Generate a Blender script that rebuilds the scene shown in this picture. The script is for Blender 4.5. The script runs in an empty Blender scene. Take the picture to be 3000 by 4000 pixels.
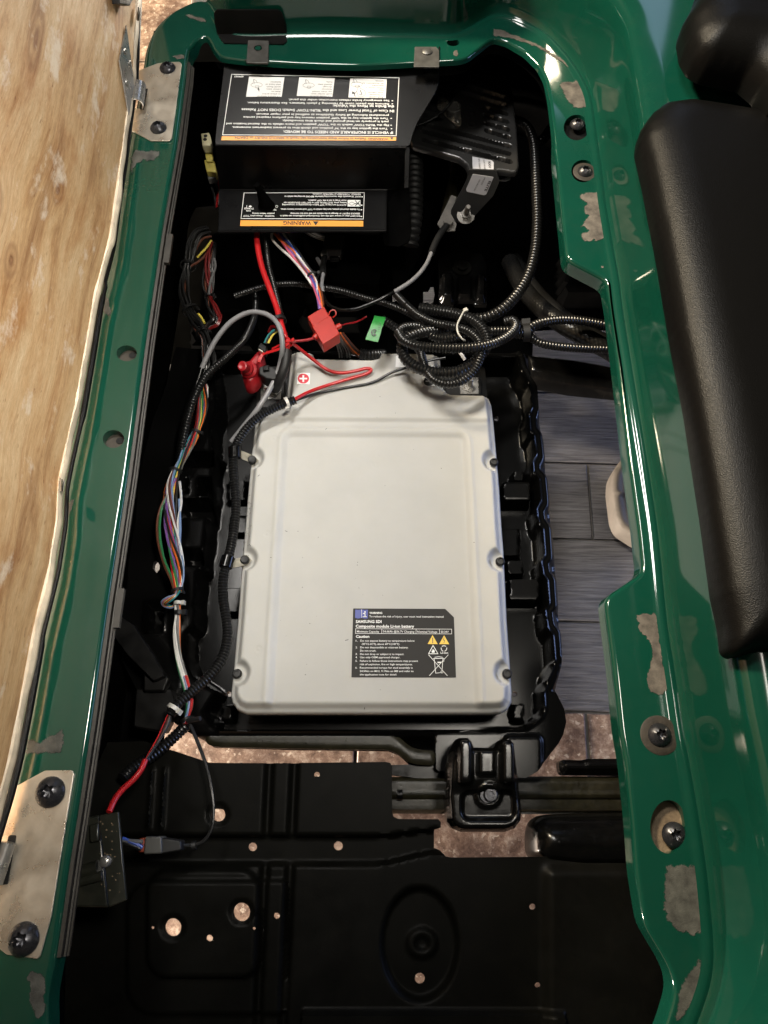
import bpy, bmesh, math, random
import numpy as np
from mathutils import Vector, Matrix, geometry
random.seed(7)
R = math.radians
S = bpy.context.scene
COL = S.collection

# ------------------------------------------------------------ camera
TILT = 22.0
CAMZ = 0.88
F = 2889.0                      # focal length in photograph pixels (3000 x 4000)
cd = bpy.data.cameras.new('camera')
cam = bpy.data.objects.new('camera', cd); COL.objects.link(cam)
cam.location = (0, 0, CAMZ); cam.rotation_euler = (R(TILT), 0, 0)
cd.sensor_fit = 'VERTICAL'; cd.sensor_height = 36.0; cd.lens = 36.0 * F / 4000.0
cd.clip_start = 0.01; cd.clip_end = 50
S.camera = cam

# ------------------------------------------------------------ room light
wd = bpy.data.worlds.new('World'); S.world = wd; wd.use_nodes = True
bg = wd.node_tree.nodes['Background']
bg.inputs[0].default_value = (1.0, 0.93, 0.82, 1); bg.inputs[1].default_value = 0.035
S.view_settings.view_transform = 'Standard'; S.view_settings.look = 'None'
S.view_settings.exposure = 0.0; S.view_settings.gamma = 1.0
S.cycles.use_denoising = True

def area(name, loc, aim, sx, sy, power, col, spread=180):
    l = bpy.data.lights.new(name, 'AREA'); l.shape = 'RECTANGLE'; l.size = sx; l.size_y = sy
    l.energy = power; l.color = col; l.spread = R(spread)
    o = bpy.data.objects.new(name, l); COL.objects.link(o); o.location = loc
    d = Vector(aim) - Vector(loc); o.rotation_euler = d.to_track_quat('-Z', 'Y').to_euler()
    return o
area('ceiling_lamp', (-.40, 1.2, 1.85), (.0, .75, -.3), .7, .2, 8.5, (1.0, .96, .90), 80)
area('ceiling_lamp', (.36, .30, 1.5), (-.38, .50, .1), .22, .22, 4.2, (1.0, .93, .82), 62)
area('window_light', (2.6, 1.0, -.08), (.3, .5, -.62), 1.4, .3, 34, (.38, .52, 1.0))
area('window_light', (.80, 3.3, 1.40), (.2, 1.0, 0), .85, .7, 3.6, (.50, .66, 1.0))
area('floor_fill', (.15, 2.9, -.30), (.1, 1.2, -.64), .8, .15, 40, (1.0, .90, .76))  # added fill near the floor, stands in for room light from the far side
area('under_fill', (-1.25, -.15, -.50), (.1, .0, -.63), .9, .05, 150, (1.0, .87, .73))  # added low strip that brightens the stone floor under the cart, no real fixture
area('stone_fill', (-1.5, 1.9, 2.0), (-.6, .9, -.6), .4, .4, 190, (1.0, .84, .60))  # added warm fill, there only to brighten the upper left stone floor

# ------------------------------------------------------------ pixel <-> world
CT, ST = math.cos(R(TILT)), math.sin(R(TILT))
def ray(u, v):
    dx, dy = (u - 1500) / F, -(v - 2000) / F
    return (dx, dy * CT + ST, dy * ST - CT)
def P(u, v, z=0.0):
    d = ray(u, v); t = (z - CAMZ) / d[2]
    return Vector((d[0] * t, d[1] * t, z))
def UV(x, y, z):
    # world -> photograph pixel
    rx, ry, rz = x, y, z - CAMZ
    cy = ry * CT + rz * ST; cz = -ry * ST + rz * CT
    return 1500 + F * rx / -cz, 2000 - F * cy / -cz
def plane3(a, b, c):
    n = (b - a).cross(c - a).normalized(); return (a, n)
def PP(u, v, pl, off=0.0):
    a, n = pl
    if n.z < 0: n = -n
    d = Vector(ray(u, v)); o = Vector((0, 0, CAMZ))
    t = ((a + n * off) - o).dot(n) / d.dot(n)
    return o + d * t

# ------------------------------------------------------------ materials
def mat(name, color, rough=.5, metal=0.0, coat=0.0, bump=0.0, bscale=200.0, var=0.0, vscale=8.0, spec=.5, dust=0.0, rvar=0.0, trans=0.0, sss=0.0):
    m = bpy.data.materials.new(name); m.use_nodes = True
    nt = m.node_tree; b = nt.nodes['Principled BSDF']
    b.inputs['Base Color'].default_value = (*color, 1); b.inputs['Roughness'].default_value = rough
    b.inputs['Metallic'].default_value = metal; b.inputs['Coat Weight'].default_value = coat
    b.inputs['Coat Roughness'].default_value = .06
    b.inputs['Specular IOR Level'].default_value = spec
    if sss:
        b.inputs['Subsurface Weight'].default_value = sss; b.inputs['Subsurface Radius'].default_value = (.01, .009, .007)
        b.inputs['Subsurface Scale'].default_value = .6
    tc = nt.nodes.new('ShaderNodeTexCoord')
    def noise(scale, det=5, r=.6):
        n = nt.nodes.new('ShaderNodeTexNoise'); n.inputs['Scale'].default_value = scale
        n.inputs['Detail'].default_value = det; n.inputs['Roughness'].default_value = r
        nt.links.new(tc.outputs['Object'], n.inputs['Vector']); return n
    if var or dust:
        n = noise(vscale); r = nt.nodes.new('ShaderNodeValToRGB')
        r.color_ramp.elements[0].position = .3; r.color_ramp.elements[1].position = .72
        k = 1 - var
        r.color_ramp.elements[0].color = (color[0]*k, color[1]*k, color[2]*k, 1)
        r.color_ramp.elements[1].color = (*[min(1, c*(1+var)) for c in color], 1)
        nt.links.new(n.outputs[0], r.inputs[0]); out = r.outputs[0]
        if dust:
            n2 = noise(38, 8, .75); r2 = nt.nodes.new('ShaderNodeValToRGB')
            r2.color_ramp.elements[0].position = .48; r2.color_ramp.elements[1].position = .85
            mx = nt.nodes.new('ShaderNodeMix'); mx.data_type = 'RGBA'
            mu = nt.nodes.new('ShaderNodeMath'); mu.operation = 'MULTIPLY'; mu.inputs[1].default_value = dust
            nt.links.new(n2.outputs[0], r2.inputs[0]); nt.links.new(r2.outputs[0], mu.inputs[0])
            nt.links.new(mu.outputs[0], mx.inputs['Factor']); nt.links.new(out, mx.inputs['A'])
            mx.inputs['B'].default_value = (.20, .17, .12, 1); out = mx.outputs['Result']
        nt.links.new(out, b.inputs['Base Color'])
    if rvar:
        n = noise(vscale * 2.3); mr = nt.nodes.new('ShaderNodeMapRange')
        mr.inputs[1].default_value = .3; mr.inputs[2].default_value = .7
        mr.inputs[3].default_value = max(0, rough - rvar); mr.inputs[4].default_value = rough + rvar
        nt.links.new(n.outputs[0], mr.inputs[0]); nt.links.new(mr.outputs[0], b.inputs['Roughness'])
    if bump:
        n = noise(bscale, 3); bm = nt.nodes.new('ShaderNodeBump'); bm.inputs['Strength'].default_value = bump
        bm.inputs['Distance'].default_value = .001
        nt.links.new(n.outputs[0], bm.inputs['Height']); nt.links.new(bm.outputs[0], b.inputs['Normal'])
    return m

M = {}
M['green'] = mat('green_paint', (.0026, .040, .0255), .4, spec=.02, coat=1.0, var=.10, vscale=5, dust=.02, bump=.05, bscale=260)
M['green'].node_tree.nodes['Principled BSDF'].inputs['Coat IOR'].default_value = 1.62
M['green'].node_tree.nodes['Principled BSDF'].inputs['Coat Roughness'].default_value = .08
M['worn'] = mat('worn_primer', (.085, .074, .062), .85, var=.62, vscale=60, bump=.5, bscale=700)
M['worn_grey'] = mat('worn_grey', (.052, .053, .047), .85, var=.62, vscale=60, bump=.5, bscale=700)
M['black'] = mat('black_plastic', (.0025, .0025, .0025), .38, spec=.3, var=.3, vscale=14, dust=.02, bump=.06, bscale=260, rvar=.08)
M['gloss'] = mat('gloss_black', (.002, .002, .002), .2, spec=.28, var=.2, vscale=20, dust=.015, rvar=.08)
M['blackmetal'] = mat('black_painted_steel', (.003, .003, .0024), .45, spec=.06, var=.3, vscale=9, dust=.012, bump=.12, bscale=420, rvar=.1)
M['cover'] = mat('satin_black_cover', (.003, .003, .0032), .30, spec=.14, bump=.1, bscale=900, rvar=.05)
M['deep'] = mat('dark_chassis', (.002, .002, .002), .6, spec=.2, var=.4, vscale=12, rvar=.15)
M['loom'] = mat('corrugated_loom', (.0065, .0065, .0065), .28, spec=.55)
M['traymat'] = mat('gloss_tray', (.0018, .0018, .0018), .24, spec=.22)
M['finned'] = mat('finned_black', (.020, .020, .020), .28, spec=.7, dust=.02)
M['rubber'] = mat('black_rubber', (.005, .005, .005), .55)
M['grey_ins'] = mat('grey_insulation', (.20, .20, .205), .38, bump=.1, bscale=300, var=.15, vscale=40)
M['red'] = mat('red_insulation', (.42, .012, .014), .3, var=.12, vscale=30)
M['red_plastic'] = mat('red_plastic', (.38, .02, .012), .4, var=.12, vscale=40, bump=.1)
M['red_dark'] = mat('red_rubber', (.26, .006, .010), .42, var=.2, vscale=40)
M['battery'] = mat('milky_plastic', (.445, .440, .415), .55, spec=.3, sss=.35, var=.05, vscale=9, bump=.05, bscale=500, rvar=.05)
M['steel'] = mat('bright_steel', (.36, .35, .33), .30, metal=.75, var=.2, vscale=30, rvar=.1, bump=.08)
M['zinc'] = mat('zinc_plate', (.52, .475, .40), .34, metal=.75, var=.3, vscale=16, rvar=.14, bump=.12, bscale=60)
M['boltblack'] = mat('black_oxide_bolt', (.035, .036, .042), .30, metal=.6, var=.4, vscale=60, rvar=.12, dust=.15)
M['rust'] = mat('dusty_washer', (.034, .028, .021), .6, metal=.3, var=.4, vscale=70, bump=.4, bscale=400)
M['dirt'] = mat('tan_dirt', (.15, .11, .07), .95, var=.35, vscale=120, bump=.5, bscale=500)
M['white'] = mat('white_print', (.72, .72, .70), .5)
M['sticker'] = mat('white_sticker', (.74, .74, .73), .4, bump=.05)
def ragged_mat(m):
    n, l, b = m.node_tree.nodes, m.node_tree.links, m.node_tree.nodes['Principled BSDF']; tc = n['Texture Coordinate']
    at = n.new('ShaderNodeAttribute'); at.attribute_name = 'edge'
    no = n.new('ShaderNodeTexNoise'); no.inputs['Scale'].default_value = 330; no.inputs['Detail'].default_value = 8; no.inputs['Roughness'].default_value = .75; l.new(tc.outputs['Object'], no.inputs[0])
    ad = n.new('ShaderNodeMath'); ad.operation = 'MULTIPLY_ADD'; ad.inputs[1].default_value = .62; l.new(at.outputs['Fac'], ad.inputs[0]); l.new(no.outputs[0], ad.inputs[2])
    mr = n.new('ShaderNodeMapRange'); mr.inputs[1].default_value = .60; mr.inputs[2].default_value = .74; l.new(ad.outputs[0], mr.inputs[0])
    l.new(mr.outputs[0], b.inputs['Alpha'])
ragged_mat(M['worn']); ragged_mat(M['worn_grey'])
M['tabsteel'] = mat('dull_tab_steel', (.085, .083, .078), .42, metal=.5, var=.35, vscale=50, dust=.1)
M['busbar'] = mat('dull_bus_metal', (.17, .16, .145), .4, metal=.5, var=.3, vscale=50)
M['silver_label'] = mat('silver_label', (.55, .55, .58), .35, metal=.15)
M['orange'] = mat('orange_print', (.80, .32, .035), .4)
M['yellow'] = mat('yellow_print', (.80, .52, .03), .4)
M['blueprint'] = mat('blue_print', (.012, .03, .26), .4)
M['redprint'] = mat('red_print', (.50, .015, .03), .4)
M['inkblack'] = mat('black_print', (.008, .008, .008), .42)
M['labelblack'] = mat('black_label', (.005, .005, .005), .25, spec=.25, bump=.02, bscale=60)
M['batlabel'] = mat('charcoal_label', (.016, .0145, .013), .5, spec=.2)
M['yellowplastic'] = mat('yellow_connector', (.45, .37, .08), .45, var=.2, vscale=60)
M['ivory'] = mat('ivory_connector', (.45, .41, .26), .45)
M['greentape'] = mat('green_tape', (.02, .22, .035), .42, var=.35, vscale=70, bump=.4, bscale=80)
M['clear'] = mat('clear_tie', (.45, .44, .40), .35)
M['trim'] = mat('dull_edge_trim', (.020, .018, .014), .5, metal=.25, var=.4, vscale=40, bump=.3, bscale=250)
M['tan'] = mat('tan_plastic', (.10, .086, .072), .75, var=.15, vscale=20)
M['vinyl'] = mat('cream_vinyl', (.66, .57, .44), .55, var=.25, vscale=30, bump=.5, bscale=70)
M['greyconn'] = mat('grey_connector', (.06, .06, .055), .5)
M['orangeplastic'] = mat('orange_seal', (.20, .03, .01), .5)
M['smoke'] = mat('smoked_box', (.014, .015, .011), .3, dust=.12, var=.3, vscale=30)
M['liner'] = mat('matt_black_liner', (.0018, .0018, .0018), .9, spec=.0, var=.3, vscale=14, rvar=.1)
M['hidden'] = mat('black_backing', (.003, .003, .003), .9)
M['oilyblack'] = mat('dusty_black_steel', (.011, .010, .005), .36, spec=.35, var=.4, vscale=60, dust=.09, bump=.25, bscale=300, rvar=.1)

def nodes(m): return m.node_tree.nodes, m.node_tree.links, m.node_tree.nodes['Principled BSDF']

def vinyl_pad():
    m = mat('pebbled_black_vinyl', (.0034, .0033, .0032), .36, spec=.13)
    n, l, b = nodes(m); tc = n['Texture Coordinate']
    v = n.new('ShaderNodeTexVoronoi'); v.inputs['Scale'].default_value = 850; l.new(tc.outputs['Object'], v.inputs[0])
    no = n.new('ShaderNodeTexNoise'); no.inputs['Scale'].default_value = 160; no.inputs['Detail'].default_value = 4; l.new(tc.outputs['Object'], no.inputs[0])
    a = n.new('ShaderNodeMath'); a.operation = 'ADD'; l.new(v.outputs[0], a.inputs[0]); l.new(no.outputs[0], a.inputs[1])
    bp = n.new('ShaderNodeBump'); bp.inputs['Strength'].default_value = .32; bp.inputs['Distance'].default_value = .0007
    l.new(a.outputs[0], bp.inputs['Height']); l.new(bp.outputs[0], b.inputs['Normal'])
    return m
M['pad'] = vinyl_pad()

def plywood():
    m = mat('plywood', (.5, .35, .2), .62)
    n, l, b = nodes(m); tc = n['Texture Coordinate']
    sp = n.new('ShaderNodeSeparateXYZ'); l.new(tc.outputs['UV'], sp.inputs[0])       # u along the grain (m), v across (m)
    def math_(op, a, c=None):
        x = n.new('ShaderNodeMath'); x.operation = op
        for i, q in enumerate((a, c)):
            if q is None: continue
            if isinstance(q, (int, float)): x.inputs[i].default_value = q
            else: l.new(q, x.inputs[i])
        return x.outputs[0]
    U, V = sp.outputs[0], sp.outputs[1]
    # knots bend the grain: v' = v + sum(A * dv * exp(-d2))
    Vp = V; dark = None
    for (ku, kv, su, sv, A) in ((.603, .239, .030, .016, 1.0), (.566, .190, .022, .012, .9), (.392, .215, .040, .020, 1.1), (.306, .225, .030, .022, .9), (.851, .242, .05, .012, .9), (.15, .10, .03, .018, .9), (.72, .14, .02, .012, .7), (.02, .07, .03, .012, .9)):
        du = math_('DIVIDE', math_('SUBTRACT', U, ku), su); dv = math_('DIVIDE', math_('SUBTRACT', V, kv), sv)
        d2 = math_('ADD', math_('MULTIPLY', du, du), math_('MULTIPLY', dv, dv))
        g = math_('EXPONENT', math_('MULTIPLY', d2, -.6))
        Vp = math_('SUBTRACT', Vp, math_('MULTIPLY', math_('MULTIPLY', dv, g), sv * A))
        g2 = math_('MULTIPLY', math_('EXPONENT', math_('MULTIPLY', d2, -.9)), math_('ADD', .55, math_('MULTIPLY', math_('SINE', math_('MULTIPLY', math_('SQRT', d2), 8.5)), .45)))
        dark = g2 if dark is None else math_('MAXIMUM', dark, g2)
    cv = n.new('ShaderNodeCombineXYZ'); l.new(math_('MULTIPLY', U, .16), cv.inputs[0]); l.new(Vp, cv.inputs[1])
    def nz(scale, det, ro):
        x = n.new('ShaderNodeTexNoise'); x.inputs['Scale'].default_value = scale; x.inputs['Detail'].default_value = det
        x.inputs['Roughness'].default_value = ro; x.inputs['Distortion'].default_value = .4
        l.new(cv.outputs[0], x.inputs[0]); return x.outputs[0]
    a = nz(22, 12, .72); c = nz(420, 10, .85)
    r = n.new('ShaderNodeValToRGB'); e = r.color_ramp.elements
    e[0].position = .28; e[0].color = (.29, .13, .05, 1); e[1].position = .68; e[1].color = (.86, .70, .47, 1)
    q = e.new(.47); q.color = (.70, .475, .26, 1)
    l.new(a, r.inputs[0])
    r2 = n.new('ShaderNodeValToRGB'); r2.color_ramp.elements[0].position = .3; r2.color_ramp.elements[1].position = .75
    r2.color_ramp.elements[0].color = (.62, .55, .46, 1); r2.color_ramp.elements[1].color = (1.08, 1.08, 1.08, 1); l.new(c, r2.inputs[0])
    mx = n.new('ShaderNodeMix'); mx.data_type = 'RGBA'; mx.blend_type = 'MULTIPLY'; mx.inputs['Factor'].default_value = 1.0
    l.new(r.outputs[0], mx.inputs['A']); l.new(r2.outputs[0], mx.inputs['B'])
    mk = n.new('ShaderNodeMix'); mk.data_type = 'RGBA'; l.new(mx.outputs['Result'], mk.inputs['A']); mk.inputs['B'].default_value = (.27, .135, .065, 1)
    l.new(math_('MULTIPLY', dark, .95), mk.inputs['Factor'])
    # small dark flecks
    f = nz(95, 8, .8); rf = n.new('ShaderNodeValToRGB'); rf.color_ramp.elements[0].position = .70; rf.color_ramp.elements[1].position = .78
    l.new(f, rf.inputs[0]); ml = n.new('ShaderNodeMix'); ml.data_type = 'RGBA'; l.new(mk.outputs['Result'], ml.inputs['A'])
    ml.inputs['B'].default_value = (.17, .10, .06, 1); l.new(math_('MULTIPLY', rf.outputs[0], .7), ml.inputs['Factor'])
    def layer(src, su, sv, scale, det, lo, hi, col, amt, mode='MULTIPLY'):
        c3 = n.new('ShaderNodeCombineXYZ'); l.new(math_('MULTIPLY', U, su), c3.inputs[0]); l.new(math_('MULTIPLY', Vp, sv), c3.inputs[1])
        x = n.new('ShaderNodeTexNoise'); x.inputs['Scale'].default_value = scale; x.inputs['Detail'].default_value = det; x.inputs['Roughness'].default_value = .7; l.new(c3.outputs[0], x.inputs[0])
        m3 = n.new('ShaderNodeMapRange'); m3.inputs[1].default_value = lo; m3.inputs[2].default_value = hi; m3.inputs[4].default_value = amt; l.new(x.outputs[0], m3.inputs[0])
        g = n.new('ShaderNodeMix'); g.data_type = 'RGBA'; g.blend_type = mode; l.new(src, g.inputs['A']); g.inputs['B'].default_value = (*col, 1); l.new(m3.outputs[0], g.inputs['Factor']); return g.outputs['Result']
    q3 = layer(ml.outputs['Result'], .5, 1.0, 9, 6, .50, .66, (.74, .56, .40), .9)
    q3 = layer(q3, .05, 1.0, 60, 5, .52, .70, (.72, .55, .42), .9)
    q3 = layer(q3, .6, 1.0, 16, 9, .56, .66, (.80, .70, .58), .8, 'MIX')
    q3 = layer(q3, .3, 1.0, 150, 3, .64, .72, (.50, .36, .26), .8)
    l.new(q3, b.inputs['Base Color'])
    bp = n.new('ShaderNodeBump'); bp.inputs['Strength'].default_value = .25; bp.inputs['Distance'].default_value = .001
    l.new(c, bp.inputs['Height']); l.new(bp.outputs[0], b.inputs['Normal'])
    return m
M['plywood'] = plywood()

def stone(name, dark, mid, light):
    m = mat(name, mid, .5); n, l, b = nodes(m); tc = n['Texture Coordinate']
    a = n.new('ShaderNodeTexNoise'); a.inputs['Scale'].default_value = 44; a.inputs['Detail'].default_value = 12; a.inputs['Roughness'].default_value = .8
    a.inputs['Distortion'].default_value = .15; l.new(tc.outputs['Object'], a.inputs[0])
    r = n.new('ShaderNodeValToRGB'); e = r.color_ramp.elements
    e[0].position = .33; e[0].color = (*dark, 1); e[1].position = .66; e[1].color = (*light, 1); q = e.new(.5); q.color = (*mid, 1)
    l.new(a.outputs[0], r.inputs[0])
    k = n.new('ShaderNodeTexNoise'); k.inputs['Scale'].default_value = 75; k.inputs['Detail'].default_value = 5; k.inputs['Roughness'].default_value = .55; l.new(tc.outputs['Object'], k.inputs[0])
    kr = n.new('ShaderNodeValToRGB'); kr.color_ramp.elements[0].position = .60; kr.color_ramp.elements[1].position = .64; l.new(k.outputs[0], kr.inputs[0])
    km = n.new('ShaderNodeMix'); km.data_type = 'RGBA'; l.new(r.outputs[0], km.inputs['A']); km.inputs['B'].default_value = (.66, .55, .44, 1); l.new(kr.outputs[0], km.inputs['Factor'])
    k2 = n.new('ShaderNodeTexNoise'); k2.inputs['Scale'].default_value = 9; k2.inputs['Detail'].default_value = 6; l.new(tc.outputs['Object'], k2.inputs[0])
    k3 = n.new('ShaderNodeMix'); k3.data_type = 'RGBA'; k3.blend_type = 'MULTIPLY'; l.new(km.outputs['Result'], k3.inputs['A']); k3.inputs['B'].default_value = (.42, .38, .38, 1)
    k4 = n.new('ShaderNodeMapRange'); k4.inputs[1].default_value = .45; k4.inputs[2].default_value = .62; l.new(k2.outputs[0], k4.inputs[0]); l.new(k4.outputs[0], k3.inputs['Factor'])
    l.new(k3.outputs['Result'], b.inputs['Base Color'])
    bp = n.new('ShaderNodeBump'); bp.inputs['Strength'].default_value = .5; bp.inputs['Distance'].default_value = .002
    l.new(a.outputs[0], bp.inputs['Height']); l.new(bp.outputs[0], b.inputs['Normal'])
    return m
M['stone'] = stone('stone_tile', (.085, .048, .033), (.30, .195, .138), (.64, .52, .41))
def woodtile():
    m = mat('wood_look_tile', (.09, .085, .08), .45); n, l, b = nodes(m); tc = n['Texture Coordinate']
    mp = n.new('ShaderNodeMapping'); mp.inputs['Scale'].default_value = (4, 75, 1); l.new(tc.outputs['Object'], mp.inputs[0])
    a = n.new('ShaderNodeTexNoise'); a.inputs['Scale'].default_value = 2.4; a.inputs['Detail'].default_value = 9; a.inputs['Roughness'].default_value = .68
    a.inputs['Distortion'].default_value = .5; l.new(mp.outputs[0], a.inputs[0])
    r = n.new('ShaderNodeValToRGB'); e = r.color_ramp.elements
    e[0].position = .34; e[0].color = (.034, .033, .037, 1); e[1].position = .72; e[1].color = (.155, .15, .16, 1)
    l.new(a.outputs[0], r.inputs[0]); l.new(r.outputs[0], b.inputs['Base Color'])
    bp = n.new('ShaderNodeBump'); bp.inputs['Strength'].default_value = 1.0; bp.inputs['Distance'].default_value = .0035
    l.new(a.outputs[0], bp.inputs['Height']); l.new(bp.outputs[0], b.inputs['Normal'])
    return m
M['woodtile'] = woodtile()
M['wire'] = {}
for nm, c in dict(white=(.58,.57,.55), red=(.45,.015,.015), orange=(.62,.13,.02), yellow=(.62,.50,.08), green=(.02,.16,.06), blue=(.03,.07,.32),
                  lightblue=(.17,.25,.42), darkred=(.12,.008,.008), purple=(.16,.08,.28), black=(.01,.01,.01), grey=(.11,.11,.11), pink=(.55,.10,.16), brown=(.10,.03,.015), teal=(.02,.16,.17)).items():
    M['wire'][nm] = mat('wire_' + nm, c, .32)

# ------------------------------------------------------------ object helpers
def origin(o):
    v = Vector((0, 0, 0))
    while o is not None: v += o.location; o = o.parent
    return v
def tag(o, label, cat=None, group=None, kind=None):
    if label: o['label'] = label
    if cat: o['category'] = cat
    if group: o['group'] = group
    if kind: o['kind'] = kind
    return o
def thing(name, loc, label, cat, group=None):
    o = bpy.data.objects.new(name, None); COL.objects.link(o); o.location = loc; o.empty_display_size = .01
    return tag(o, label, cat, group)
def link(name, me, m, parent=None, loc=None):
    """me is built in world coordinates; it is moved so that the object's origin is the parent's or loc"""
    o = bpy.data.objects.new(name, me); COL.objects.link(o)
    if parent is not None:
        o.parent = parent; off = origin(parent)
    else:
        off = Vector(loc) if loc is not None else Vector((0, 0, 0)); o.location = off
    if off.length: me.transform(Matrix.Translation(-off))
    if m is not None and not me.materials: me.materials.append(m)
    return o

class MB:
    def __init__(s): s.v = []; s.f = []; s.uv = None
    def add(s, vs, fs):
        k = len(s.v); s.v += [tuple(x) for x in vs]; s.f += [tuple(i + k for i in f) for f in fs]; return s
    def hexa(s, b, t):
        """two lists of n points, bottom and top"""
        n = len(b); fs = [tuple(reversed(range(n))), tuple(range(n, 2*n))]
        fs += [(i, (i+1) % n, n + (i+1) % n, n + i) for i in range(n)]
        return s.add(list(b) + list(t), fs)
    def box(s, c, size, rot=0.0, tilt=None):
        c = Vector(c); m = Matrix.Rotation(rot, 3, 'Z')
        if tilt is not None: m = m @ tilt
        q = [m @ Vector((sx*size[0]/2, sy*size[1]/2, sz*size[2]/2)) + c for sz in (-1, 1) for sx, sy in ((-1,-1),(1,-1),(1,1),(-1,1))]
        return s.hexa(q[:4], q[4:])
    def tube(s, pts, r, n=10, caps=True):
        pts = [Vector(p) for p in pts]; N = len(pts)
        if not hasattr(r, '__len__'): r = [r] * N
        tn = [(pts[min(i+1, N-1)] - pts[max(i-1, 0)]).normalized() for i in range(N)]
        up = Vector((0, 0, 1)); nx = tn[0].cross(up)
        if nx.length < .1: nx = tn[0].cross(Vector((1, 0, 0)))
        nx.normalize(); vs = []
        for i in range(N):
            nx = (nx - tn[i] * nx.dot(tn[i])).normalized(); ny = tn[i].cross(nx)
            for k in range(n):
                a = 2*math.pi*k/n; vs.append(pts[i] + (nx*math.cos(a) + ny*math.sin(a)) * r[i])
        fs = [(i*n+k, i*n+(k+1) % n, (i+1)*n+(k+1) % n, (i+1)*n+k) for i in range(N-1) for k in range(n)]
        if caps: fs += [tuple(reversed(range(n))), tuple(range((N-1)*n, N*n))]
        return s.add(vs, fs)
    def cyl(s, a, b, r0, r1=None, n=20):
        return s.tube([a, b], [r0, r0 if r1 is None else r1], n)
    def lathe(s, c, axis, prof, n=28, mod=None):
        """prof: (radius, height) list along axis"""
        c = Vector(c); ax = Vector(axis).normalized(); nx = ax.orthogonal().normalized(); ny = ax.cross(nx)
        vs = []; L = len(prof)
        for j, (rr, h) in enumerate(prof):
            for k in range(n):
                a = 2*math.pi*k/n; q = rr * (mod(j, a) if mod else 1)
                vs.append(c + ax*h + (nx*math.cos(a) + ny*math.sin(a))*q)
        fs = [(j*n+k, j*n+(k+1) % n, (j+1)*n+(k+1) % n, (j+1)*n+k) for j in range(L-1) for k in range(n)]
        fs += [tuple(reversed(range(n))), tuple(range((L-1)*n, L*n))]
        return s.add(vs, fs)
    def mesh(s, name, smooth=35):
        me = bpy.data.meshes.new(name); me.from_pydata(s.v, [], s.f); me.update()
        if smooth:
            me.polygons.foreach_set('use_smooth', [True]*len(me.polygons)); me.set_sharp_from_angle(angle=R(smooth))
        return me
    def obj(s, name, m, parent=None, loc=None, smooth=35, bevel=0):
        o = link(name, s.mesh(name, smooth), m, parent, loc)
        if bevel:
            b = o.modifiers.new('bevel', 'BEVEL'); b.width = bevel; b.segments = 2; b.limit_method = 'ANGLE'; b.angle_limit = R(35)
        return o

def spline(pts, step=.004):
    pts = [Vector(p) for p in pts]
    if len(pts) == 2: ext = [pts[0]*2-pts[1]] + pts + [pts[1]*2-pts[0]]
    else: ext = [pts[0]*2-pts[1]] + pts + [pts[-1]*2-pts[-2]]
    out = []
    for i in range(1, len(ext)-2):
        p0, p1, p2, p3 = ext[i-1:i+3]; n = max(2, int((p2-p1).length/step))
        t0, t1, t2, t3 = 0, (p1-p0).length**.5+1e-6, 0, 0
        t2 = t1 + (p2-p1).length**.5+1e-6; t3 = t2 + (p3-p2).length**.5+1e-6
        for k in range(n):
            t = t1 + (t2-t1)*k/n
            a1 = p0*((t1-t)/(t1-t0)) + p1*((t-t0)/(t1-t0)); a2 = p1*((t2-t)/(t2-t1)) + p2*((t-t1)/(t2-t1)); a3 = p2*((t3-t)/(t3-t2)) + p3*((t-t2)/(t3-t2))
            b1 = a1*((t2-t)/(t2-t0)) + a2*((t-t0)/(t2-t0)); b2 = a2*((t3-t)/(t3-t1)) + a3*((t-t1)/(t3-t1))
            out.append(b1*((t2-t)/(t2-t1)) + b2*((t-t1)/(t2-t1)))
    out.append(pts[-1]); return out
def px(pts, z=None):
    return [P(p[0], p[1], p[2] if len(p) > 2 else z) for p in pts]
def resample(pts, step):
    d = [0]
    for a, b in zip(pts, pts[1:]): d.append(d[-1] + (b-a).length)
    n = max(2, int(d[-1]/step)); out = []; j = 0
    for i in range(n+1):
        t = d[-1]*i/n
        while j < len(d)-2 and d[j+1] < t: j += 1
        k = (t-d[j])/max(1e-9, d[j+1]-d[j]); out.append(pts[j].lerp(pts[j+1], k))
    return out
def cable_mb(path, r, n=10, mb=None):
    mb = mb or MB(); mb.tube(spline(path, .006), r, n); return mb
def loom_mb(path, r, pitch=.0036, depth=.13, n=12, mb=None):
    pts = resample(spline(path, .004), pitch/4)
    rr = [r*(1 - depth*(i % 4 in (2,)) - depth*.25*(i % 4 in (1, 3))) for i in range(len(pts))]
    mb = mb or MB(); mb.tube(pts, rr, n); return mb
def tie_mb(p, tangent, r, w=.004, t=.0011, head=None, mb=None):
    """cable tie round point p"""
    mb = mb or MB(); tg = Vector(tangent).normalized(); n = 20
    nx = tg.orthogonal().normalized(); ny = tg.cross(nx)
    prof = [(r, -w/2), (r+t, -w/2), (r+t, w/2), (r, w/2)]; vs = []
    for k in range(n):
        a = 2*math.pi*k/n; d = nx*math.cos(a)+ny*math.sin(a)
        for rr, h in prof: vs.append(Vector(p)+d*rr+tg*h)
    mb.add(vs, [(k*4+j, k*4+(j+1) % 4, ((k+1) % n)*4+(j+1) % 4, ((k+1) % n)*4+j) for k in range(n) for j in range(4)])
    if head is not None:
        h = Vector(head).normalized(); c = Vector(p)+h*(r+t*2)
        side = tg.cross(h); q = []
        for s3 in (-1, 1):
            for a, b in ((-1,-1),(1,-1),(1,1),(-1,1)): q.append(c + tg*a*w*.62 + side*b*w*.62 + h*s3*w*.45)
        mb.hexa(q[:4], q[4:])
    return mb

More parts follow.
